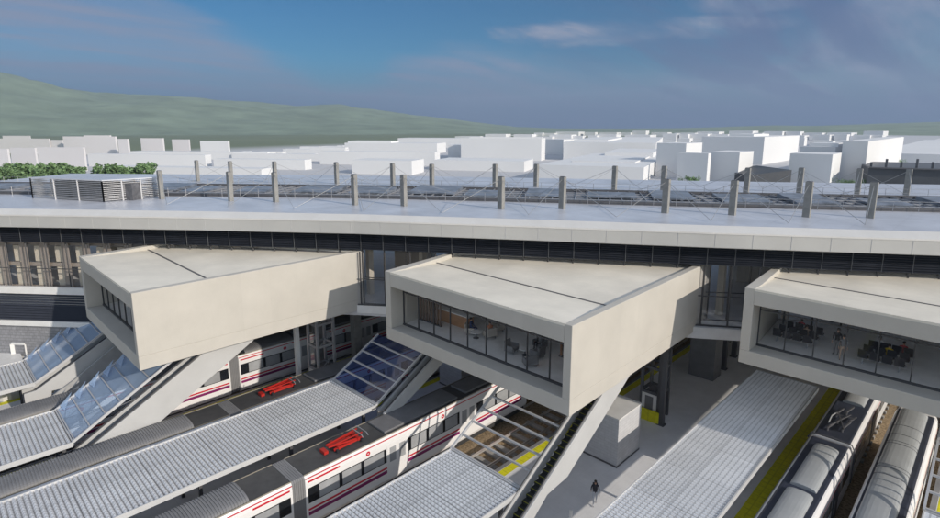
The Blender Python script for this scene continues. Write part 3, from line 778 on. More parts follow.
# link slabs between the halls
for (xa, ya, xb, yb_, lab) in ((-39.38, 26.0, -33.35, 30.5, 'pale glazed link slab joining the left and middle halls'), (-16.2, 43.3, -12.1, 46.4, 'pale glazed link slab joining the middle and right halls')):
    o = empty('link_bridge', (xa, ya, 9.2), lab, 'bridge')
    MB().prism([(xa, ya), (xb, yb_), (xb, yb_ + 4), (xa, ya + 4)], 9.25, 9.95).build('slab', m_white, o)
    mb = MB(); mb.add([(xa, ya + .1, 9.95), (xb, yb_ + .1, 9.95), (xb, yb_ + .1, 14.7), (xa, ya + .1, 14.7)], [(0, 1, 2, 3)]); mb.build('glazing', m_fac_glass, o)
    mb = MB()
    for k in range(4):
        x = xa + (xb - xa) * (k + .15) / 3.4; y = ya + (yb_ - ya) * (k + .15) / 3.4 + .1; mb.bar((x, y, 9.95), (x, y, 14.75), .09, .1)
    mb.bar((xa, ya + .1, 10.0), (xb, yb_ + .1, 10.0), .1, .1); mb.bar((xa, ya + .1, 12.3), (xb, yb_ + .1, 12.3), .06, .06)
    mb.build('mullions', m_mull, o)

# ---------------------------------------------------------------- platforms, tracks
def platform(x0, x1, y0, y1, z=.9):
    mb = MB().box(x0, x1, y0, y1, -.3, z); o = struct(mb.build('platform', m_plat))
    for a_, b_ in ((x0, x0 + .32), (x1 - .32, x1)):
        struct(MB().box(a_, b_, y0, y1, z, z + .004).build('platform_edge_strip', m_pedge))
    for a_, b_ in ((x0 + .36, x0 + .98), (x1 - (1.40 if x1 == -8.35 else .98), x1 - (.50 if x1 == -8.35 else .36))):
        struct(MB().box(a_, b_, y0, y1, z, z + .006).build('tactile_strip', m_yel))
platform(-23.9, -8.35, -10, 90); platform(-38.3, -31.95, -15, 80); platform(-48.8, -42.3, -15, 75); platform(-62.6, -54.0, -20, 7); platform(-1.0, 8, 0, 90)
struct(MB().box(-66, -54.0, 7.0, 12, -.3, .9).build('platform', m_plat))
def track(xc, y0, y1, label, sl=None):
    o = empty('railway_track', (xc, y0, -.3), label, 'track', 'tracks through the station')
    for s in (-1, 1):
        mb = MB(); x = xc + s * .87
        mb.prof([(x - .07, -.1), (x + .07, -.1), (x + .02, -.04), (x + .04, .06), (x + .04, .1), (x - .04, .1), (x - .04, .06), (x - .02, -.04)], y0, y1).build('rail', m_rail, o)
    if sl:
        proto = None
        y = sl[0]
        while y < sl[1]:
            if proto is None:
                proto = MB().box(xc - 1.3, xc + 1.3, y - .19, y + .19, -.33, -.1).build('sleeper', m_sleeper, o, bevel=.02)
            else:
                c = proto.copy(); C.objects.link(c); c.location = (0, y - sl[0], 0)
            y += 1.15
for xc, lab, sl in ((-6.6, 'rails beneath the nearer navy-roofed train at right', (49, 66)), (-2.8, 'rails beneath the train with the long white roof cover', (53, 66)), (-30.1, 'rails beneath the middle red-striped train', None),
                    (-26.3, 'empty track seen through the unglazed steel frame', (18, 48)), (-40.75, 'rails beneath the train behind the middle canopy', None), (-51.2, 'rails beneath the far left train', None)):
    track(xc, -15, 80, lab, sl)

# ---------------------------------------------------------------- platform canopies
def canopy(x0, x1, y0, y1, label, z=4.6, cols=(), per=.26):
    o = empty('platform_canopy', (x0, y1, .9), label, 'canopy', 'corrugated platform canopies')
    mb = MB(); n = int((y1 - y0) / per * 6); k = 0; am = .060
    prof_ = []
    for i in range(n + 1):
        y = y0 + (y1 - y0) * i / n; prof_.append((y, z + am * math.sin(2 * PI * (y - y1) / per - PI / 2)))
    vs = [(x0 + .06, y, zz) for y, zz in prof_] + [(x1 - .06, y, zz) for y, zz in prof_]
    m_ = len(prof_); mb.add(vs, [(i, i + 1, m_ + i + 1, m_ + i) for i in range(m_ - 1)])
    sh = mb.build('corrugated_sheet', m_corr, o)
    mb = MB(); mb.box(x0 - .02, x0 + .06, y0, y1, z - .22, z + .07); mb.box(x1 - .06, x1 + .02, y0, y1, z - .26, z + .07); mb.box(x0 + .06, x1 - .06, y1, y1 + .07, z - .22, z + .07)
    mb.build('edge_trim', m_edge, o)
    mb = MB(); y = y1 - 1.
    while y > y0: mb.box(x0 + .1, x1 - .1, y - .06, y + .06, z - .3, z - .07); y -= 3
    mb.build('crossbeams', m_dsteel, o)
    y = y1 - .35
    cx_ = (x0 + x1) / 2
    while y > y0 + 1:
        for x in ((x0 + 1.2, x1 - 1.2) if x1 - x0 > 5 else ((x0 + x1) / 2,)):
            MB().box(x - .10, x + .10, y - .10, y + .10, .9, z - .3).build('column', m_dsteel, o)
        y -= 6
    return o
canopy(-13.55, -8.85, 4, 49.15, 'long pale canopy beside the right-hand yellow strip')
canopy(-23.8, -17.9, 2, 22.42, 'corrugated canopy below the steel frame at bottom centre')
canopy(-38.0, -31.95, -6, 22.42, 'longest corrugated canopy crossing the lower left, before the red-striped train')
canopy(-48.4, -42.25, -8, 5.3, 'corrugated canopy at the left below the pale blue glass roof')
canopy(-61.3, -55.0, -8, 5.02, 'short corrugated canopy at the left edge of the picture')
canopy(-1.05, 5.0, 10, 36.5, 'corrugated canopy just entering at the bottom right corner')

# ---------------------------------------------------------------- escalators with sloping glazed roofs
SLP = .577
def glazed(x0, x1, yc, ln, glass, label, z=4.6, step=.96, folded=False, d=.07):
    o = empty('sloping_glass_roof', (x0, yc, z), label, 'glass roof', 'sloping frames over the escalators')
    zg = lambda y: z + SLP * (y - yc)
    mb = MB(); y = yc + .1
    while y < yc + ln + .05:
        mb.bar((x0, y, zg(y) + .02), (x1, y, zg(y) + .02), d * 1.6, d * 1.7); y += step
    mb.build('crossbars', m_lsteel, o)
    for xx in (x0, x1):
        MB().bar((xx, yc, zg(yc)), (xx, yc + ln, zg(yc + ln)), .12, .18).build('side_beam', m_lsteel, o)
    if glass:
        a, b_ = zg(yc), zg(yc + ln)
        MB().add([(x0, yc, a - .05), (x1, yc, a - .05), (x1, yc + ln, b_ - .05), (x0, yc + ln, b_ - .05)], [(0, 1, 2, 3)]).build('glass_panes', glass, o)
    if folded:                                           # row of tilted glass vents along the far side
        mb = MB(); y = yc + .3
        while y < yc + ln - .6:
            mb.add([(x0 + .1, y, zg(y) + .12), (x0 + 1.2, y + .1, zg(y) + .12), (x0 + .15, y + .8, zg(y) + .95)], [(0, 1, 2)]); y += step
        mb.build('vent_flaps', m_pblue, o)
        mb = MB(); mb.bar((x0 + 3.0, yc, zg(yc) - .4), (x0 + 1.8, yc + ln, zg(yc + ln) - .4), .05); mb.bar((x0 + 2.0, yc, zg(yc) - .9), (x1 - .6, yc + 4, zg(yc + 4) - .9), .06); mb.build('bracing', m_steel, o)
    return o
glazed(-38.0, -32.0, 22.45, 4.75, m_blue, 'deep blue glass roof rising beside the middle hall')
glazed(-23.8, -17.95, 22.45, 5.6, None, 'open steel frame with no glass rising under the middle hall')
glazed(-48.4, -42.4, 5.35, 7.5, m_pblue, 'pale blue glass roof rising under the left hall', folded=True, d=.045)
glazed(-61.3, -55.0, 5.05, 7.5, m_pblue, 'pale blue glass roof furthest left, above the twin escalators', folded=True, d=.045)
glazed(-1.05, 5.0, 36.6, 6, None, 'steel frame at the bottom right edge rising under the right hall')

def escalator(x0, x1, yc, label, drop=1.0, foot=-4.5, head=10.5, deep=1.5, z=4.6, cut=False):
    """x0..x1: clear width, runs up along +Y"""
    zs = lambda y: max(z + SLP * (y - yc) - drop, .95)
    o = empty('escalator', ((x0 + x1) / 2, yc, .9), label, 'escalator', 'escalators up to the halls')
    y0 = yc + foot; y1 = yc + head
    y_start = yc + .3 if cut else max(y0, yc + (.9 + drop - z) / SLP)
    mb = MB(); my = MB(); run = .38; y = y_start
    while y < y1:
        a = zs(y) - .25; mb.box(x0 + .18, x1 - .18, y, y + run + .01, a - .25, a)
        my.box(x0 + .18, x1 - .18, y - .015, y + .035, a, a + .012); y += run
    stp = mb.build('steps', m_step, o); my.build('step_edges', m_stepy, stp)
    if cut: stp.location.z += 0
    def par(x, w_, top, bot, nm):
        p = [(y_start - 1.2, .9), (y_start - 1.2, 1.85 + top), (y_start - .2, zs(y_start) + top + .55), (y_start, zs(y_start) + top + .62)]
        p = [(y_start - .8, .9), (y_start - .8, zs(y_start) + .55), (y_start, zs(y_start) + .6)] + [(y1, zs(y1) + top), (y1, zs(y1) - bot)] + [(yc + 3.0, max(.92, zs(yc + 3.0) - bot)), (yc + 1.0, max(.92, zs(yc + 1.0) - .35)), (y_start + .5, .9)]
        if cut: p = [(yc + .05, zs(yc) + top), (y1, zs(y1) + top), (y1, zs(y1) - bot), (yc + .05, zs(yc) - bot * .4)]
        return MB().profx(p, x, x + w_).build(nm, m_paleesc, o, bevel=.015)
    par(x0 - .02, .2, .55, .3, 'inner_balustrade'); par(x1 - .18, .22, .55, deep, 'outer_balustrade')
    for x in (x0 + .10, x1 - .08):
        pts_ = ([] if cut else [(x, y_start - .85, 1.35)]) + [ (x, y_start - .8, zs(y_start) + .62), (x, y_start, zs(y_start) + .67), (x, y1, zs(y1) + .64)]
        MB().tube(pts_, .045, 6).build('handrail', m_seatb, o)
    return o
escalator(-18.0, -16.75, 22.4, 'escalator with yellow-edged black steps below the corner of the middle hall', drop=.42, deep=1.35)
escalator(-43.35, -42.05, 5.3, 'pale sided escalator crossing above the train under the left hall', drop=1.75, deep=1.75, head=12.5)
escalator(-56.0, -54.6, 5.0, 'outer escalator at far left, beside the shadowed grey wall', drop=1.1, deep=1.6, foot=0)
escalator(-57.4, -56.1, 5.0, 'inner escalator at far left, next to the blue glass roof', drop=1.0, deep=.6, foot=0)
escalator(-32.0, -31.1, 22.5, 'grey sided escalator climbing right of the deep blue glass roof', drop=.95, deep=1.0, cut=True)

# ---------------------------------------------------------------- trains
def roof_cover(parent, name, xc, hw, y0, y1, z, hh, m, rib=None, sq=.35):
    pts_ = []
    n = 12
    for i in range(n + 1):
        a = PI * i / n; cx_ = -math.cos(a); s_ = math.sin(a)
        pts_.append((xc + hw * math.copysign(abs(cx_) ** .8, cx_), z + hh * s_ ** .75))
    mb = MB()
    if rib:
        ny = int((y1 - y0) / rib)
        for k in range(ny):
            ya, yb_ = y0 + k * rib, y0 + (k + .62) * rib
            mb.prof(pts_, ya, yb_)
            q = [(xc + (x - xc) * .965, z + (zz - z) * .9 - .001) for x, zz in pts_]
            mb.prof(q, yb_, ya + rib, caps=False)
    else:
        # rounded ends
        ks = [(0, .80), (.12, .93), (.35, 1.0)]; Lr = y1 - y0
        ys = [(y0 + a, s_) for a, s_ in ks] + [(y1 - a, s_) for a, s_ in ks[::-1]]
        vs = []
        for y, s_ in ys: vs += [(xc + (x - xc) * (.9 + .1 * s_), y, z + (zz - z) * s_) for x, zz in pts_]
        m_ = len(pts_)
        fs = [(j * m_ + i, j * m_ + i + 1, (j + 1) * m_ + i + 1, (j + 1) * m_ + i) for j in range(len(ys) - 1) for i in range(m_ - 1)]
        fs += [tuple(range(m_))[::-1], tuple(range((len(ys) - 1) * m_, len(ys) * m_))]
        mb.add(vs, fs)
    o = mb.build(name, m, parent)
    return o

def pantograph(parent, xc, y, z, m, m2):
    mb = MB()
    for s in (-1, 1):
        mb.bar((xc + s * .42, y - 1.1, z + .16), (xc + s * .42, y + 1.1, z + .16), .14, .14)
    mb.bar((xc - .55, y - .75, z + .2), (xc + .55, y - .75, z + .2), .18, .2); mb.bar((xc - .55, y + .8, z + .2), (xc + .55, y + .8, z + .2), .18, .2)
    for s in (-1, 1):
        mb.bar((xc + s * .42, y + .9, z + .22), (xc + s * .16, y - 1.35, z + .36), .09, .09)
        mb.bar((xc + s * .16, y - 1.35, z + .36), (xc + s * .32, y + 1.2, z + .46), .07, .07)
    mb.bar((xc, y - 1.3, z + .30), (xc, y + .1, z + .30), .26, .09)
    mb.bar((xc - .3, y - 1.6, z + .12), (xc + .3, y - 1.6, z + .12), .3, .2)
    o = mb.build('pantograph', m, parent)
    mb = MB()
    for k in (0, .42):
        mb.tube([(xc - .8, y + .95 + k, z + .36), (xc - .6, y + .95 + k, z + .50), (xc + .6, y + .95 + k, z + .50), (xc + .8, y + .95 + k, z + .36)], .03, 6)
    mb.build('collector_bars', m_steel, o)
    mb = MB()
    for sx in (-1, 1):
        for sy in (-1, 1): MB().tube([(xc + sx * .62, y + sy * .95, z), (xc + sx * .62, y + sy * .95, z + .22)], .09, 8).build('insulator', m2, o)

def commuter(xc, gc, label, north=22.3, south=-30, panto=True):
    """white commuter unit, two visible cars joined by a gangway at y = gc"""
    root = empty('commuter_train', (xc, gc, 0), label, 'train', 'red-striped commuter trains')
    W = 1.4
    for sgn, ext in ((1, north), (-1, -south)):
        y = lambda v: gc + sgn * v
        lo, hi = sorted((y(.42), y(ext)))
        pr = [(xc - W + .12, .45), (xc + W - .12, .45), (xc + W, .75), (xc + W, 3.55), (xc + W - .03, 3.85), (xc + W - .12, 4.0), (xc - W + .12, 4.0), (xc - W + .03, 3.85), (xc - W, 3.55), (xc - W, .75)]
        body = MB().prof(pr, lo, hi).build('car_body', m_twhite, root, bevel=.03)
        MB().box(xc - W + .16, xc + W - .16, lo + .03, hi - .03, 4.001, 4.03).build('roof_sheet', m_troof, body)
        mb = MB()
        for s in (-1, 1): mb.box(*(sorted((xc + s * (W - .17), xc + s * (W - .13)))), lo, hi, 4.0, 4.07)
        mb.build('roof_rail', m_trim, body)
        # windows, bands, doors on both sides
        xs = []
        seq = []; v = .55
        pat = [('p', .8), ('w', 1.45), ('p', .25), ('w', 1.45), ('p', .25), ('w', 1.65), ('p', .25), ('d', 1.9), ('p', .3), ('w', 1.45), ('p', .25), ('w', 1.45), ('p', .25), ('w', 1.3), ('p', .25), ('d', 1.9)]
        k = 0
        while v < ext - 2:
            kd, ln_ = pat[k % len(pat)]; seq.append((kd, v, v + ln_)); v += ln_; k += 1
        for s in (-1, 1):
            X = xc + s * W; e = s * .006
            bx = lambda v0, v1, z0, z1, th: (*sorted((X - s * .01, X + s * th)), *sorted((y(v0), y(v1))), z0, z1)
            blk = MB(); runs = []; cur = None
            for kd, a_, b_ in seq:
                if kd == 'd':
                    if cur: runs.append(cur)
                    cur = None
                else: cur = (cur[0] if cur else a_, b_)
            if cur: runs.append(cur)
            for a_, b_ in runs: blk.box(*bx(a_ + .02, b_ - .02, 2.1, 3.15, .006))
            blk.build('window_band', m_tblack, body)
            rs = MB(); ps = MB()
            for a_, b_ in runs:
                rs.box(*bx(a_, b_, 1.60, 1.74, .005)); ps.box(*bx(a_, b_, 1.26, 1.50, .005))
            rs.box(*bx(.45, ext - .1, 3.80, 3.87, .002)); rs.box(*bx(.6, 2.9, 3.52, 3.64, .006))
            rs.build('red_stripes', m_tred, body); ps.build('purple_stripe', m_tpur, body)
            lg = MB()
            for v0 in (5.1, 12.0): 
                yy = y(v0); lg.add([(X + s * .009, yy + .17 * math.cos(2 * PI * q / 14), 3.47 + .17 * math.sin(2 * PI * q / 14)) for q in range(14)], [tuple(range(14))])
            lg.build('round_emblem', m_tred, body)
            lw = MB()
            for v0 in (5.1, 12.0): lw.box(*bx(v0 - .06, v0 + .06, 3.44, 3.5, .013))
            lw.build('emblem_mark', m_twhite, body)
            for kd, a_, b_ in seq:
                if kd == 'w': MB().box(*bx(a_, b_, 2.16, 3.09, .012)).build('window', m_tglass, body)
                if kd == 'd':
                    dr = MB().box(*bx(a_ + .05, b_ - .05, .75, 3.4, .008))
                    dr.box(*bx(a_ + .04, (a_ + b_) / 2 - .012, .74, 3.41, .016)); dr.box(*bx((a_ + b_) / 2 + .012, b_ - .04, .74, 3.41, .016))
                    dr.build('door', m_twhite, body)
                    gl = MB().box(*bx(a_ + .25, (a_ + b_) / 2 - .15, 2.0, 3.1, .022)); gl.box(*bx((a_ + b_) / 2 + .15, b_ - .25, 2.0, 3.1, .022)); gl.build('door_window', m_tglass, body)
        MB().box(xc - W + .1, xc + W - .1, lo + .3, hi - .3, .12, .5).build('underframe', m_tunder, body)
        mb = MB()
        for v0 in (2.2, ext - 3.5):
            for dy in (-1.1, 1.1):
                for s in (-1, 1):
                    c = (xc + s * .87, y(v0) + dy, .46)
                    mb.add([(c[0] + s2 * .07, c[1] + .40 * math.cos(2 * PI * q / 16), c[2] + .38 * math.sin(2 * PI * q / 16)) for s2 in (-1, 1) for q in range(16)],
                           [tuple(range(16)), tuple(range(16, 32))] + [(q, (q + 1) % 16, 16 + (q + 1) % 16, 16 + q) for q in range(16)])
        mb.build('wheelsets', m_steel, body)
    g_ = MB()
    for k in range(6): g_.prof([(xc - W + .03, .6), (xc + W - .03, .6), (xc + W - .03, 3.9), (xc + W - .15, 4.04), (xc - W + .15, 4.04), (xc - W + .03, 3.9)], gc - .42 + k * .14, gc - .42 + k * .14 + .125)
    g_.build('gangway', m_gang, root)
    roof_cover(root, 'ribbed_roof_cover', xc, 1.18, gc + south, gc - 2.9, 4.03, .33, m_tcover, rib=.16)
    if panto: pantograph(root, xc, gc + 4.2, 4.05, m_pred, m_seatb)
    else: roof_cover(root, 'ribbed_roof_cover', xc, 1.18, gc + 1.2, gc + 6.2, 4.03, .33, m_tcover, rib=.16)
    mb = MB(); mb.box(xc - 1.0, xc + 1.0, gc + 6.8, gc + 14.0, 4.03, 4.2); mb.box(xc - .9, xc + .9, gc + 15, gc + 20, 4.03, 4.22); mb.build('roof_panel', m_tpanel, root, bevel=.05)
    return root
commuter(-30.1, 14.27, 'nearest red-striped white train, passing beneath the middle hall')
commuter(-40.75, 14.97, 'red-striped train just behind the longest canopy, only its dark roof in view', north=26)
commuter(-51.2, 19.1, 'furthest red-striped white train, seen beyond the blue glass and pale escalator', north=26, panto=False)

def express(xc, y0, y1, label, kind):
    """white high sided train with navy roof"""
    root = empty('express_train', (xc, y0, 0), label, 'train', 'navy-roofed trains at the right')
    W = 1.32
    pr = [(xc - W + .15, .5), (xc + W - .15, .5), (xc + W, .9), (xc + W, 3.1), (xc + W - .04, 3.45), (xc + W - .16, 3.72), (xc + W - .34, 3.80), (xc - W + .34, 3.80), (xc - W + .16, 3.72), (xc - W + .04, 3.45), (xc - W, 3.1), (xc - W, .9)]
    joints = [42.6] if kind == 1 else []
    segs = []; a_ = y0
    for j in joints: segs.append((a_, j - .2)); a_ = j + .2
    segs.append((a_, y1))
    for (a_, b_) in segs:
        body = MB().prof(pr, a_, b_)
        if b_ == y1 and kind == 2:       # rounded cab end
            cx_ = xc; n = len(pr); base = len(body.v)
            ring = [[(cx_ + (x - cx_) * f, b_ + dy, .5 + (z - .5) * g2) for x, z in pr] for f, dy, g2 in ((1, 0, 1), (.97, .6, .98), (.88, 1.1, .9), (.7, 1.5, .72))]
            for r0, r1 in zip(ring, ring[1:]):
                body.add(r0 + r1, [(i, (i + 1) % n, n + (i + 1) % n, n + i) for i in range(n)])
            body.add(ring[-1], [tuple(range(n))])
        body = body.build('car_body', m_twhite, root, bevel=.02)
        rf = [(xc - W + .24, 3.785), (xc - W + .35, 3.825), (xc + W - .35, 3.825), (xc + W - .24, 3.785), (xc + W - .26, 3.70), (xc - W + .26, 3.70)]
        MB().prof(rf, a_ + .05, b_ - .05).build('roof_sheet', m_navy, body)
        for s in (-1, 1):
            X = xc + s * W; bx = lambda v0, v1, z0, z1, th: (*sorted((X - s * .01, X + s * th)), v0, v1, z0, z1)
            MB().box(*bx(a_ + .3, b_ - .3, 1.95, 2.85, .006)).build('window_band', m_tblack, body)
            MB().box(*bx(a_ + .1, b_ - .1, 3.02, 3.09, .006)).build('red_line', m_tred, body)
            v = a_ + 1.2
            while v < b_ - 2: MB().box(*bx(v, v + 1.3, 2.0, 2.8, .012)).build('window', m_tglass, body); v += 1.7
            for v in (a_ + 7.5, b_ - 5.0):
                if a_ + 2 < v < b_ - 2:
                    dr = MB().box(*bx(v, v + 1.5, .8, 3.0, .03)).build('door', m_navy, body)
                    MB().box(*bx(v + .3, v + .6, 1.4, 2.3, .045)).build('door_handle', m_steel, body)
        MB().box(xc - W + .2, xc + W - .2, a_ + .4, b_ - .4, .12, .55).build('underframe', m_tunder, body)
    if kind == 1:
        for j in joints:
            MB().box(xc - W + .12, xc + W - .12, j - .2, j + .2, .7, 3.66).build('gangway', m_gang, root)
            mb = MB(); rr = .05
            mb.tube([(xc - W - .06, j, 3.5), (xc - W + .12, j, 3.95), (xc, j, 4.05), (xc + W - .1, j, 3.95), (xc + W + .08, j, 3.6), (xc + W + .1, j, 2.6), (xc + W + .1, j, 1.2)], rr, 8)
            mb.build('cable_arch', m_dsteel, root)
        for a_, b_ in ((22, 28.6), (29.2, 34.7), (35.3, 41.2), (49.6, 55.5)):
            roof_cover(root, 'aircon_cover', xc + .05, .72, a_, b_, 3.8, .32, m_acov)
        mb = MB()
        for k, (dx, dy, l_) in enumerate(((-.5, 43.9, 1.1), (.3, 44.4, 1.5), (-.2, 45.4, .9), (.45, 46.1, .8), (-.5, 46.6, 1.2), (.0, 47.4, 1.2))):
            mb.bar((xc + dx, dy, 4.02), (xc + dx + .25, dy + l_, 4.08), .09, .12); mb.tube([(xc + dx, dy, 3.8), (xc + dx, dy, 4.05)], .09, 8)
        mb.bar((xc - .7, 46.2, 4.15), (xc + .75, 46.5, 4.15), .10, .06); mb.bar((xc - .45, 44.2, 4.1), (xc + .4, 46.6, 4.3), .06); mb.bar((xc + .45, 44.2, 4.1), (xc - .4, 46.6, 4.3), .06)
        mb.build('pantograph', m_dsteel, root)
        MB().tube([(xc - .62, 44.8, 4.0), (xc - .6, 45.6, 4.25), (xc - .45, 46.5, 4.2)], .045, 6).build('cable_hose', m_acov, root)
    else:
        cv_ = roof_cover(root, 'long_roof_cover', xc - .12, .84, 33.8, 51.3, 3.81, .36, m_acov)
        mb = MB()
        for yy in (44.6, 45.0, 46.2, 40.9, 41.3, 39.9, 47.8):
            pts_ = [(xc - .12 + .86 * -math.cos(PI * i / 10), yy, 3.82 + .365 * math.sin(PI * i / 10) ** .75) for i in range(11)]
            MB().tube(pts_, .018, 5).build('cover_joint', m_dsteel, cv_)
        roof_cover(root, 'rear_roof_cover', xc - .12, .84, 18, 31.9, 3.81, .36, m_acov)
        mb = MB(); mb.box(xc - .55, xc - .15, 32.9, 33.2, 3.82, 4.02); mb.box(xc + .1, xc + .3, 32.3, 32.9, 3.82, 3.95); mb.tube([(xc - .3, 32.2, 3.9), (xc - .35, 33.3, 4.05)], .06, 6); mb.build('coolant_valves', m_green, root)
    return root
express(-6.58, 12, 75, 'navy-roofed train beside the yellow strip, with a cable arch over its roof', 1)
express(-2.80, 12, 51.6, 'rightmost train with one long rounded white cover on its navy roof', 2)

# ---------------------------------------------------------------- service cabins, lifts, columns
def cabin(x0, y0, label, h=4.75, z0=.9):
    o = empty('service_cabin', (x0, y0, z0), label, 'cabin', 'stone-clad service cabins')
    MB().box(x0, x0 + 3.0, y0, y0 + 3.35, z0 + .0, h - .1).build('stone_walls', m_stone, o)
    MB().box(x0 - .03, x0 + 3.03, y0 - .03, y0 + 3.38, h - .1, h).build('flat_roof', m_croof, o)
    MB().box(x0 - .02, x0 + 3.02, y0 - .02, y0 + 3.37, z0, z0 + .14).build('plinth', m_seam, o)
    return o
cabin(-20.72, 33.25, 'square stone-clad cabin on the open platform beside the escalator')
cabin(-36.9, 33.4, 'stone-clad cabin half hidden beneath the middle hall')
def lift(x0, y0, dx, dy, label, mm, base_yellow=False, ztop=9.4, z0=.9):
    o = empty('lift_tower', (x0, y0, z0), label, 'lift', 'lift towers under the halls')
    mb = MB()
    for x in (x0, x0 + dx):
        for y in (y0, y0 + dy): mb.box(x - .11, x + .11, y - .11, y + .11, z0, ztop)
    for z in (3.2, 5.4, 7.5, 9.2):
        mb.box(x0, x0 + dx, y0 - .08, y0 + .08, z, z + .22); mb.box(x0, x0 + dx, y0 + dy - .08, y0 + dy + .08, z, z + .22)
        mb.box(x0 - .08, x0 + .08, y0, y0 + dy, z, z + .22); mb.box(x0 + dx - .08, x0 + dx + .08, y0, y0 + dy, z, z + .22)
    for z in (3.2, 5.4, 7.5): mb.bar((x0 + dx, y0, z), (x0 + dx, y0 + dy, z + 1.2), .05)
    mb.build('steel_frame', mm, o)
    mb = MB(); xx = x0 + dx - .02
    mb.add([(xx, y0, z0), (xx, y0 + dy, z0), (xx, y0 + dy, ztop), (xx, y0, ztop)], [(0, 1, 2, 3)])
    mb.add([(x0, y0, z0), (x0 + dx, y0, z0), (x0 + dx, y0, ztop), (x0, y0, ztop)], [(0, 1, 2, 3)])
    mb.build('glass', m_fac_glass, o)
    MB().box(x0 + .35, x0 + dx - .35, y0 + .3, y0 + dy - .3, z0 + .1, z0 + 2.5).build('lift_car', m_tpanel, o)
    mb = MB(); mb.box(x0 + .1, x0 + dx - .15, y0 - .12, y0 - .1, z0, 3.2); mb.build('door_surround', m_white, o)
    MB().box(x0 + .4, x0 + dx - .45, y0 - .15, y0 - .121, z0 + .05, 3.0).build('lift_door', m_tpanel, o)
    return o
lift(-20.1, 41.4, 1.55, 1.7, 'dark glass lift tower on the open platform behind the stone cabin', m_dsteel)
lift(-44.6, 24.0, 1.6, 1.7, 'grey steel lift tower under the end of the left hall', m_steel)
o = MB().box(-20.25, -18.3, 41.0, 41.12, .9, 1.9).build('yellow_barrier', m_yel); tag(o, 'yellow barrier board at the foot of the dark lift tower', 'barrier')
cl_ = [(-18.15, 41.25, .20, m_dsteel, 'dark square column beside the dark lift tower', 9.45), (-44.9, 23.0, .2, m_white, 'white column left of the grey lift tower', 9.45), (-18.5, 56, .22, m_dsteel, 'dark column deep under the station right of the dark pier', 9.0), (-18.9, 60, .22, m_dsteel, 'furthest dark column under the station', 9.0)]
for x, y, r_, m_, lab, zt_ in cl_:
    o = empty('support_column', (x, y, .9), lab, 'column', 'columns under the halls')
    MB().box(x - r_, x + r_, y - r_, y + r_, .92, zt_).build('shaft', m_, o, bevel=.02); MB().box(x - r_ - .12, x + r_ + .12, y - r_ - .12, y + r_ + .12, .9, .96).build('base_plate', m_dsteel, o)
o = MB().box(-20.6, -18.15, 52.3, 54.2, .9, 9.0).build('support_pier', mat('dark_pier', (.16, .16, .17), .8)); tag(o, 'broad dark pier standing under the station behind the lift tower', 'pier')
mb = MB()
for (xx, y) in ((-45.8, 30), (-35.2, 42), (-21, 64), (-12, 62), (-50, 28)): MB().box(xx - .4, xx + .4, y - .4, y + .4, .9, 9.0).build('undercroft_column', m_post, st)
# kiosk at the far left
o = empty('platform_kiosk', (-66, 4, .9), 'low pale flat-roofed kiosk with a rounded end at the left edge', 'kiosk')
arc = [(-69, .6), (-63.4, 2.8)] + [(-62.7 + .9 * math.cos(a), 3.9 + 1.1 * math.sin(a)) for a in (-1.2, -.6, 0, .6, 1.2)] + [(-63.4, 5.2), (-71, 5.4)]
MB().prism(arc, 3.75, 4.05).build('flat_roof', m_white, o)
ce = Vector((-66, 3.8)); MB().prism([ce + (Vector(p_) - ce) * .92 for p_ in arc], .9, 3.75).build('walls', m_citypink, o)
# grey flank wall beyond the far-left escalator
o = MB().profx([(5.5, .9), (17, .9), (17, 8.9), (14.5, 8.9), (7.6, 4.4), (5.5, 3.2)], -54.25, -54.05).build('flank_wall', mat('grey_render', (.36, .36, .365), .8)); tag(o, 'smooth grey flank wall below the outer far-left escalator', 'wall')
# railing at left canopy
o = empty('platform_railing', (-54.6, -6, .9), 'slatted railing under the short canopy at the left edge', 'railing')
mb = MB(); y = -6.
while y < 5: mb.box(-54.62, -54.58, y, y + .04, .9, 3.2); y += .16
mb.build('bars', m_lsteel, o); MB().box(-54.65, -54.55, -6, 5, 3.2, 3.28).build('top_rail', m_lsteel, o); MB().box(-54.65, -54.55, -6, 5, .9, 1.5).build('kerb_board', m_white, o)

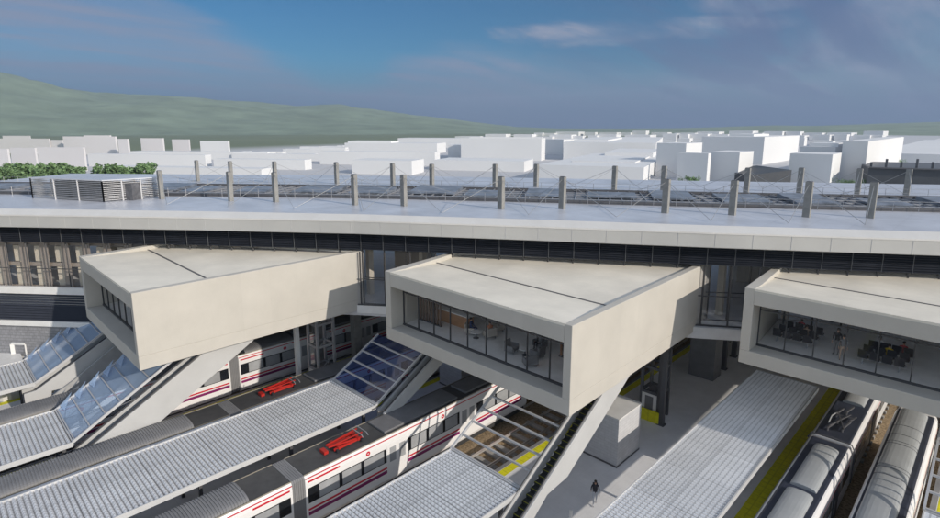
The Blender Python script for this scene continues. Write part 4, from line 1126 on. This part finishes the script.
# ---------------------------------------------------------------- people
def person(x, y, z, rz, pose, cols, label, group, h=1.74, bag=False, hair=None):
    """cols: (torso, legs, skin) materials"""
    s = h / 1.74
    me = bpy.data.meshes.new('person'); bm = bmesh.new(); sl = bm.verts.layers.skin.verify()
    def V(p, r): 
        v = bm.verts.new(Vector(p) * s); v[sl].radius = (r * s, r * s * .85); return v
    def E_(a, b_): bm.edges.new((a, b_))
    sit = pose == 'sit'
    pel = V((0, 0, .46 if sit else .93), .135); pel[sl].use_root = True
    dz = -.47 if sit else 0
    wst = V((0, .0, 1.08 + dz), .125); ch = V((0, .0 if not sit else -.02, 1.30 + dz), .150); nb = V((0, 0, 1.46 + dz), .07); nk = V((0, .01, 1.52 + dz), .055); hd = V((0, .02, 1.60 + dz), .085); ht_ = V((0, .015, 1.70 + dz), .075)
    for a_, b_ in ((pel, wst), (wst, ch), (ch, nb), (nb, nk), (nk, hd), (hd, ht_)): E_(a_, b_)
    for sx in (-1, 1):
        hip = V((sx * .10, 0, (.44 if sit else .88)), .095)
        if sit: kn = V((sx * .12, .44, .48), .062); an = V((sx * .12, .42, .10), .042); to = V((sx * .13, .56, .04), .036)
        elif pose == 'walk': kn = V((sx * .10, .10 if sx > 0 else -.02, .48), .062); an = V((sx * .10, .22 if sx > 0 else -.26, .09), .042); to = V((sx * .11, .36 if sx > 0 else -.12, .04), .036)
        else: kn = V((sx * .11, .02, .48), .062); an = V((sx * .11, 0, .09), .042); to = V((sx * .13, .14, .04), .036)
        E_(pel, hip); E_(hip, kn); E_(kn, an); E_(an, to)
        sh_ = V((sx * .19, 0, 1.40 + dz), .062)
        if sit: el = V((sx * .24, .10, 1.13 + dz), .045); wr = V((sx * .15, .32, 1.02 + dz), .033)
        elif pose == 'walk': el = V((sx * .25, -.05 * sx, 1.13), .045); wr = V((sx * .25, -.18 * sx + .06, .90), .033)
        else: el = V((sx * .25, .01, 1.12), .045); wr = V((sx * .24, .10, .90), .033)
        E_(ch, sh_); E_(sh_, el); E_(el, wr)
        hx = Vector(wr.co) / s; d = (hx - Vector(el.co) / s).normalized()
        pm = V(hx + d * .07, .030); E_(wr, pm)
        side = Vector((0, 1, 0)) if not sit else Vector((1, 0, 0))
        for k, (o_, l_) in enumerate(((-.028, .07), (-.010, .082), (.010, .078), (.028, .06))):
            f1 = V(hx + d * (.075 + l_ * .55) + side * o_, .0085); f2 = V(hx + d * (.07 + l_) + side * o_ + Vector((-sx * .018, 0, 0)), .0075); E_(pm, f1); E_(f1, f2)
        tb = V(hx + d * .07 + side * .05, .009); E_(pm, tb)
    bm.to_mesh(me); bm.free()
    tmp = bpy.data.objects.new('tmp', me); C.objects.link(tmp)
    sk_ = tmp.modifiers.new('s', 'SKIN'); ss = tmp.modifiers.new('u', 'SUBSURF'); ss.levels = 1; ss.render_levels = 1
    dg = bpy.context.evaluated_depsgraph_get(); ev = tmp.evaluated_get(dg); m2 = bpy.data.meshes.new_from_object(ev)
    bpy.data.objects.remove(tmp, do_unlink=True)
    m2.materials.clear()
    for c in cols: m2.materials.append(c)
    m2.materials.append(m_seatb)
    zw = (.95 + dz) * s; hz_ = (1.49 + dz) * s
    for f in m2.polygons:
        c = f.center; f.use_smooth = True
        hand = abs(c.x) > .20 * s and not sit and c.z < .92 * s and c.z > .6 * s
        f.material_index = 2 if (c.z > hz_ or hand or (sit and c.y > .33 * s and abs(c.z - .53 * s) < .06 * s and c.z > .54 * s)) else (3 if c.z < .075 * s else (0 if c.z > zw and not (sit and c.y > .2 * s and c.z < .53 * s) else 1))
    o = bpy.data.objects.new('person', m2); C.objects.link(o); o.location = (x, y, z); o.rotation_euler = (0, 0, rz)
    tag(o, label, 'person', group)
    hm = MB().sph((0, -.012 * s, (1.665 + dz) * s), .098 * s, sc=(.95, 1.02, .95)); hm.v = [v for v in hm.v]
    def child(mb_, nm, m_, sm=False):
        ob = mb_.build(nm, m_, None, smooth=sm); ob.parent = o; return ob
    child(hm, 'hair', hair or m_hair, True)
    fc = MB()
    fc.sph((0, .105 * s, (1.61 + dz) * s), .018 * s, n=5); child(fc, 'nose', cols[2])
    ey = MB()
    for sx in (-1, 1): ey.sph((sx * .032 * s, .088 * s, (1.635 + dz) * s), .011 * s, n=5)
    child(ey, 'eyes', m_seatb)
    if bag:
        child(MB().box(-.16 * s, .16 * s, -.26 * s, -.10 * s, 1.0 * s, 1.42 * s), 'backpack', m_seatb)
    return o
FL_ = 10.43
person(-16.75, 28.75, .9, R(215), 'walk', (m_jack, m_trou, m_skin), 'person in dark jacket with backpack walking across the open platform', None, bag=True)
gR = 'people inside the right hall'
person(-6.75, 41.45, FL_, R(160), 'stand', (CL['black'], CL['grey'], m_skin), 'taller standing person in dark clothes between the seat blocks', gR, 1.85)
person(-6.30, 40.75, FL_, R(200), 'stand', (CL['grey'], CL['tan'], m_skin), 'standing person in grey top and tan trousers nearest the glass', gR, 1.7)

def seat_row(x, y, n, label, ang=0, z=FL_):
    o = empty('seat_row', (x, y, z), label, 'seats', 'beam seat rows in the right hall')
    MB().box(x, x + n * .62, y - .04, y + .04, z + .30, z + .38).build('beam', m_steel, o)
    for i in range(n):
        xx = x + i * .62
        mb = MB().box(xx + .05, xx + .57, y - .28, y + .22, z + .40, z + .47); mb.build('seat', m_seatb, o, bevel=.02)
        MB().profx([(y - .22, z + .47), (y - .30, z + .98), (y - .36, z + .98), (y - .29, z + .45)], xx + .05, xx + .57).build('backrest', m_seatb, o, bevel=.02)
    for xx in (x + .3, x + n * .62 - .3):
        MB().box(xx - .03, xx + .03, y - .22, y + .22, z, z + .05).box(xx - .03, xx + .03, y - .03, y + .03, z, z + .32).build('leg', m_steel, o)
    return o
px_rows = [(-10.6, 41.2, 'nearest row of black seats in the left seat block of the right hall'), (-10.5, 42.35, 'middle row of black seats in the left seat block of the right hall'), (-10.4, 43.5, 'rearmost row of black seats in the left seat block of the right hall')]
for x, y, lab in px_rows: seat_row(x, y + .3, 4, lab)
for x, y, lab in [(-5.55, 41.0, 'nearest row of black seats in the right seat block of the right hall'), (-5.45, 42.15, 'middle row of black seats in the right seat block of the right hall'), (-5.35, 43.3, 'rearmost row of black seats in the right seat block of the right hall')]: seat_row(x, y + .2, 4, lab)
def sitter(x, y, c, leg, lab, g_, z=FL_, rz=0, hair=None): person(x, y, z, rz, 'sit', (CL[c], CL[leg], m_skin), lab, g_, hair=hair)
sitter(-8.8, 42.6, 'tan', 'orange', 'seated person in tan and orange at the end of the left seat block', gR)
sitter(-9.4, 43.8, 'red', 'navy', 'seated person in red at the back of the left seat block', gR)
sitter(-4.1, 42.3, 'yellow', 'navy', 'seated person in yellow top in the right seat block', gR)
sitter(-3.5, 43.5, 'red', 'tan', 'seated person in red in the rear row of the right seat block', gR)
sitter(-4.75, 43.5, 'white', 'navy', 'seated person in white in the rear row of the right seat block', gR)
# lounge in the middle hall
def armchair(x, y, rz, label, m_=None, sc=1):
    o = empty('armchair', (x, y, FL_), label, 'armchair', 'armchairs in the middle hall')
    def loc(mb, nm, mm): 
        ob = mb.build(nm, mm, None, bevel=.03); ob.parent = o
    loc(MB().box(-.34, .34, -.30, .36, .22, .44), 'seat', m_ or m_beige)
    loc(MB().profx([(-.34, .2), (-.26, .2), (-.28, .85), (-.42, .85)], -.36, .36), 'backrest', m_ or m_beige)
    for s in (-1, 1): loc(MB().box(*sorted((s * .34, s * .44)), -.34, .32, .18, .60), 'armrest', m_ or m_beige)
    mb = MB()
    for sx in (-.3, .3):
        for sy in (-.26, .28): mb.box(sx - .02, sx + .02, sy - .02, sy + .02, 0, .22)
    loc(mb, 'legs', m_dsteel)
    o.rotation_euler = (0, 0, rz); return o
def ctable(x, y, label):
    o = empty('coffee_table', (x, y, FL_), label, 'table', 'low tables in the middle hall')
    MB().tube([(x, y, FL_ + .45), (x, y, FL_ + .49)], .42, 20).build('table_top', m_white, o); MB().tube([(x, y, FL_), (x, y, FL_ + .45)], .04, 8).build('pedestal', m_dsteel, o); MB().tube([(x, y, FL_), (x, y, FL_ + .02)], .22, 14).build('foot', m_dsteel, o)
armchair(-26.6, 27.2, R(-60), 'beige armchair holding the person in navy by the timber counter'); armchair(-25.1, 27.6, R(70), 'beige armchair holding the person in orange'); armchair(-25.6, 29.0, R(170), 'empty beige armchair behind the round table with two sitters')
ctable(-25.8, 26.9, 'round white table between the two seated people')
sitter(-26.6, 27.2, 'navy', 'navy', 'seated person in navy facing right by the timber counter', 'people inside the middle hall', rz=R(-60))
sitter(-25.1, 27.6, 'orange', 'tan', 'seated person in orange facing left by the round table', 'people inside the middle hall', rz=R(70))
for i, (x, y, rz, lab) in enumerate(((-22.3, 26.7, -80, 'dark chair left of the empty round table'), (-20.6, 27.3, 90, 'dark chair right of the empty round table'), (-21.4, 28.6, 175, 'dark chair behind the empty round table'), (-20.1, 25.9, 60, 'dark chair standing nearest the right end glass'))):
    armchair(x, y, R(rz), lab, CL['grey'])
ctable(-21.4, 27.0, 'empty round white table among dark chairs')
sitter(-21.4, 28.6, 'grey', 'black', 'seated person in grey behind the empty round table', 'people inside the middle hall', rz=R(175))
o = empty('service_counter', (-29, 27.6, FL_), 'long timber counter with pale top at the left of the middle hall', 'counter')
MB().box(-30.6, -27.3, 27.6, 28.2, FL_, FL_ + .95).build('counter_front', m_wood, o); MB().box(-30.7, -27.2, 27.5, 28.3, FL_ + .95, FL_ + 1.02).build('counter_top', m_white, o)
o = empty('slatted_screen', (-18.9, 28.0, FL_), 'dark vertical slat screen at the right of the middle hall', 'screen')
mb = MB()
for k in range(9): mb.box(-19.6 + k * .28, -19.5 + k * .28, 28.4, 28.55, FL_, 13.6)
mb.build('slats', m_wood, o); MB().box(-19.7, -17.2, 28.38, 28.57, FL_, FL_ + .1).build('base_rail', m_dsteel, o)
o = empty('slatted_screen', (-31, 29.0, FL_), 'brown vertical slat screen against the left wall of the middle hall', 'screen')
mb = MB()
for k in range(8): mb.box(-31.6 + k * .32, -31.48 + k * .32, 26.6, 26.7, FL_, 13.6)
mb.build('slats', mat('brown_slats', (.16, .11, .09), .7), o); MB().box(-31.65, -29.2, 26.58, 26.72, FL_, FL_ + .1).build('base_rail', m_dsteel, o)
# small bollard light by the escalator foot
o = MB().box(-17.0, -16.85, 26.2, 26.32, .9, 1.75).build('ticket_post', m_white); tag(o, 'small white post by the foot of the yellow-edged escalator', 'post')

# ---------------------------------------------------------------- air
hz = MB().box(-4600, 4600, -4600, 4600, -1.4, 350).build('haze', None if False else m_white)
hm_ = bpy.data.materials.new('haze_air'); hm_.use_nodes = True; t = hm_.node_tree; t.nodes.clear()
o_ = t.nodes.new('ShaderNodeOutputMaterial'); pv = t.nodes.new('ShaderNodeVolumePrincipled'); pv.inputs['Density'].default_value = HAZE if 'HAZE' in globals() else 1.7e-4
pv.inputs['Color'].default_value = (.62, .76, .95, 1); pv.inputs['Anisotropy'].default_value = .2; t.links.new(pv.outputs[0], o_.inputs['Volume'])
hz.data.materials.clear(); hz.data.materials.append(hm_); hz['kind'] = 'stuff'
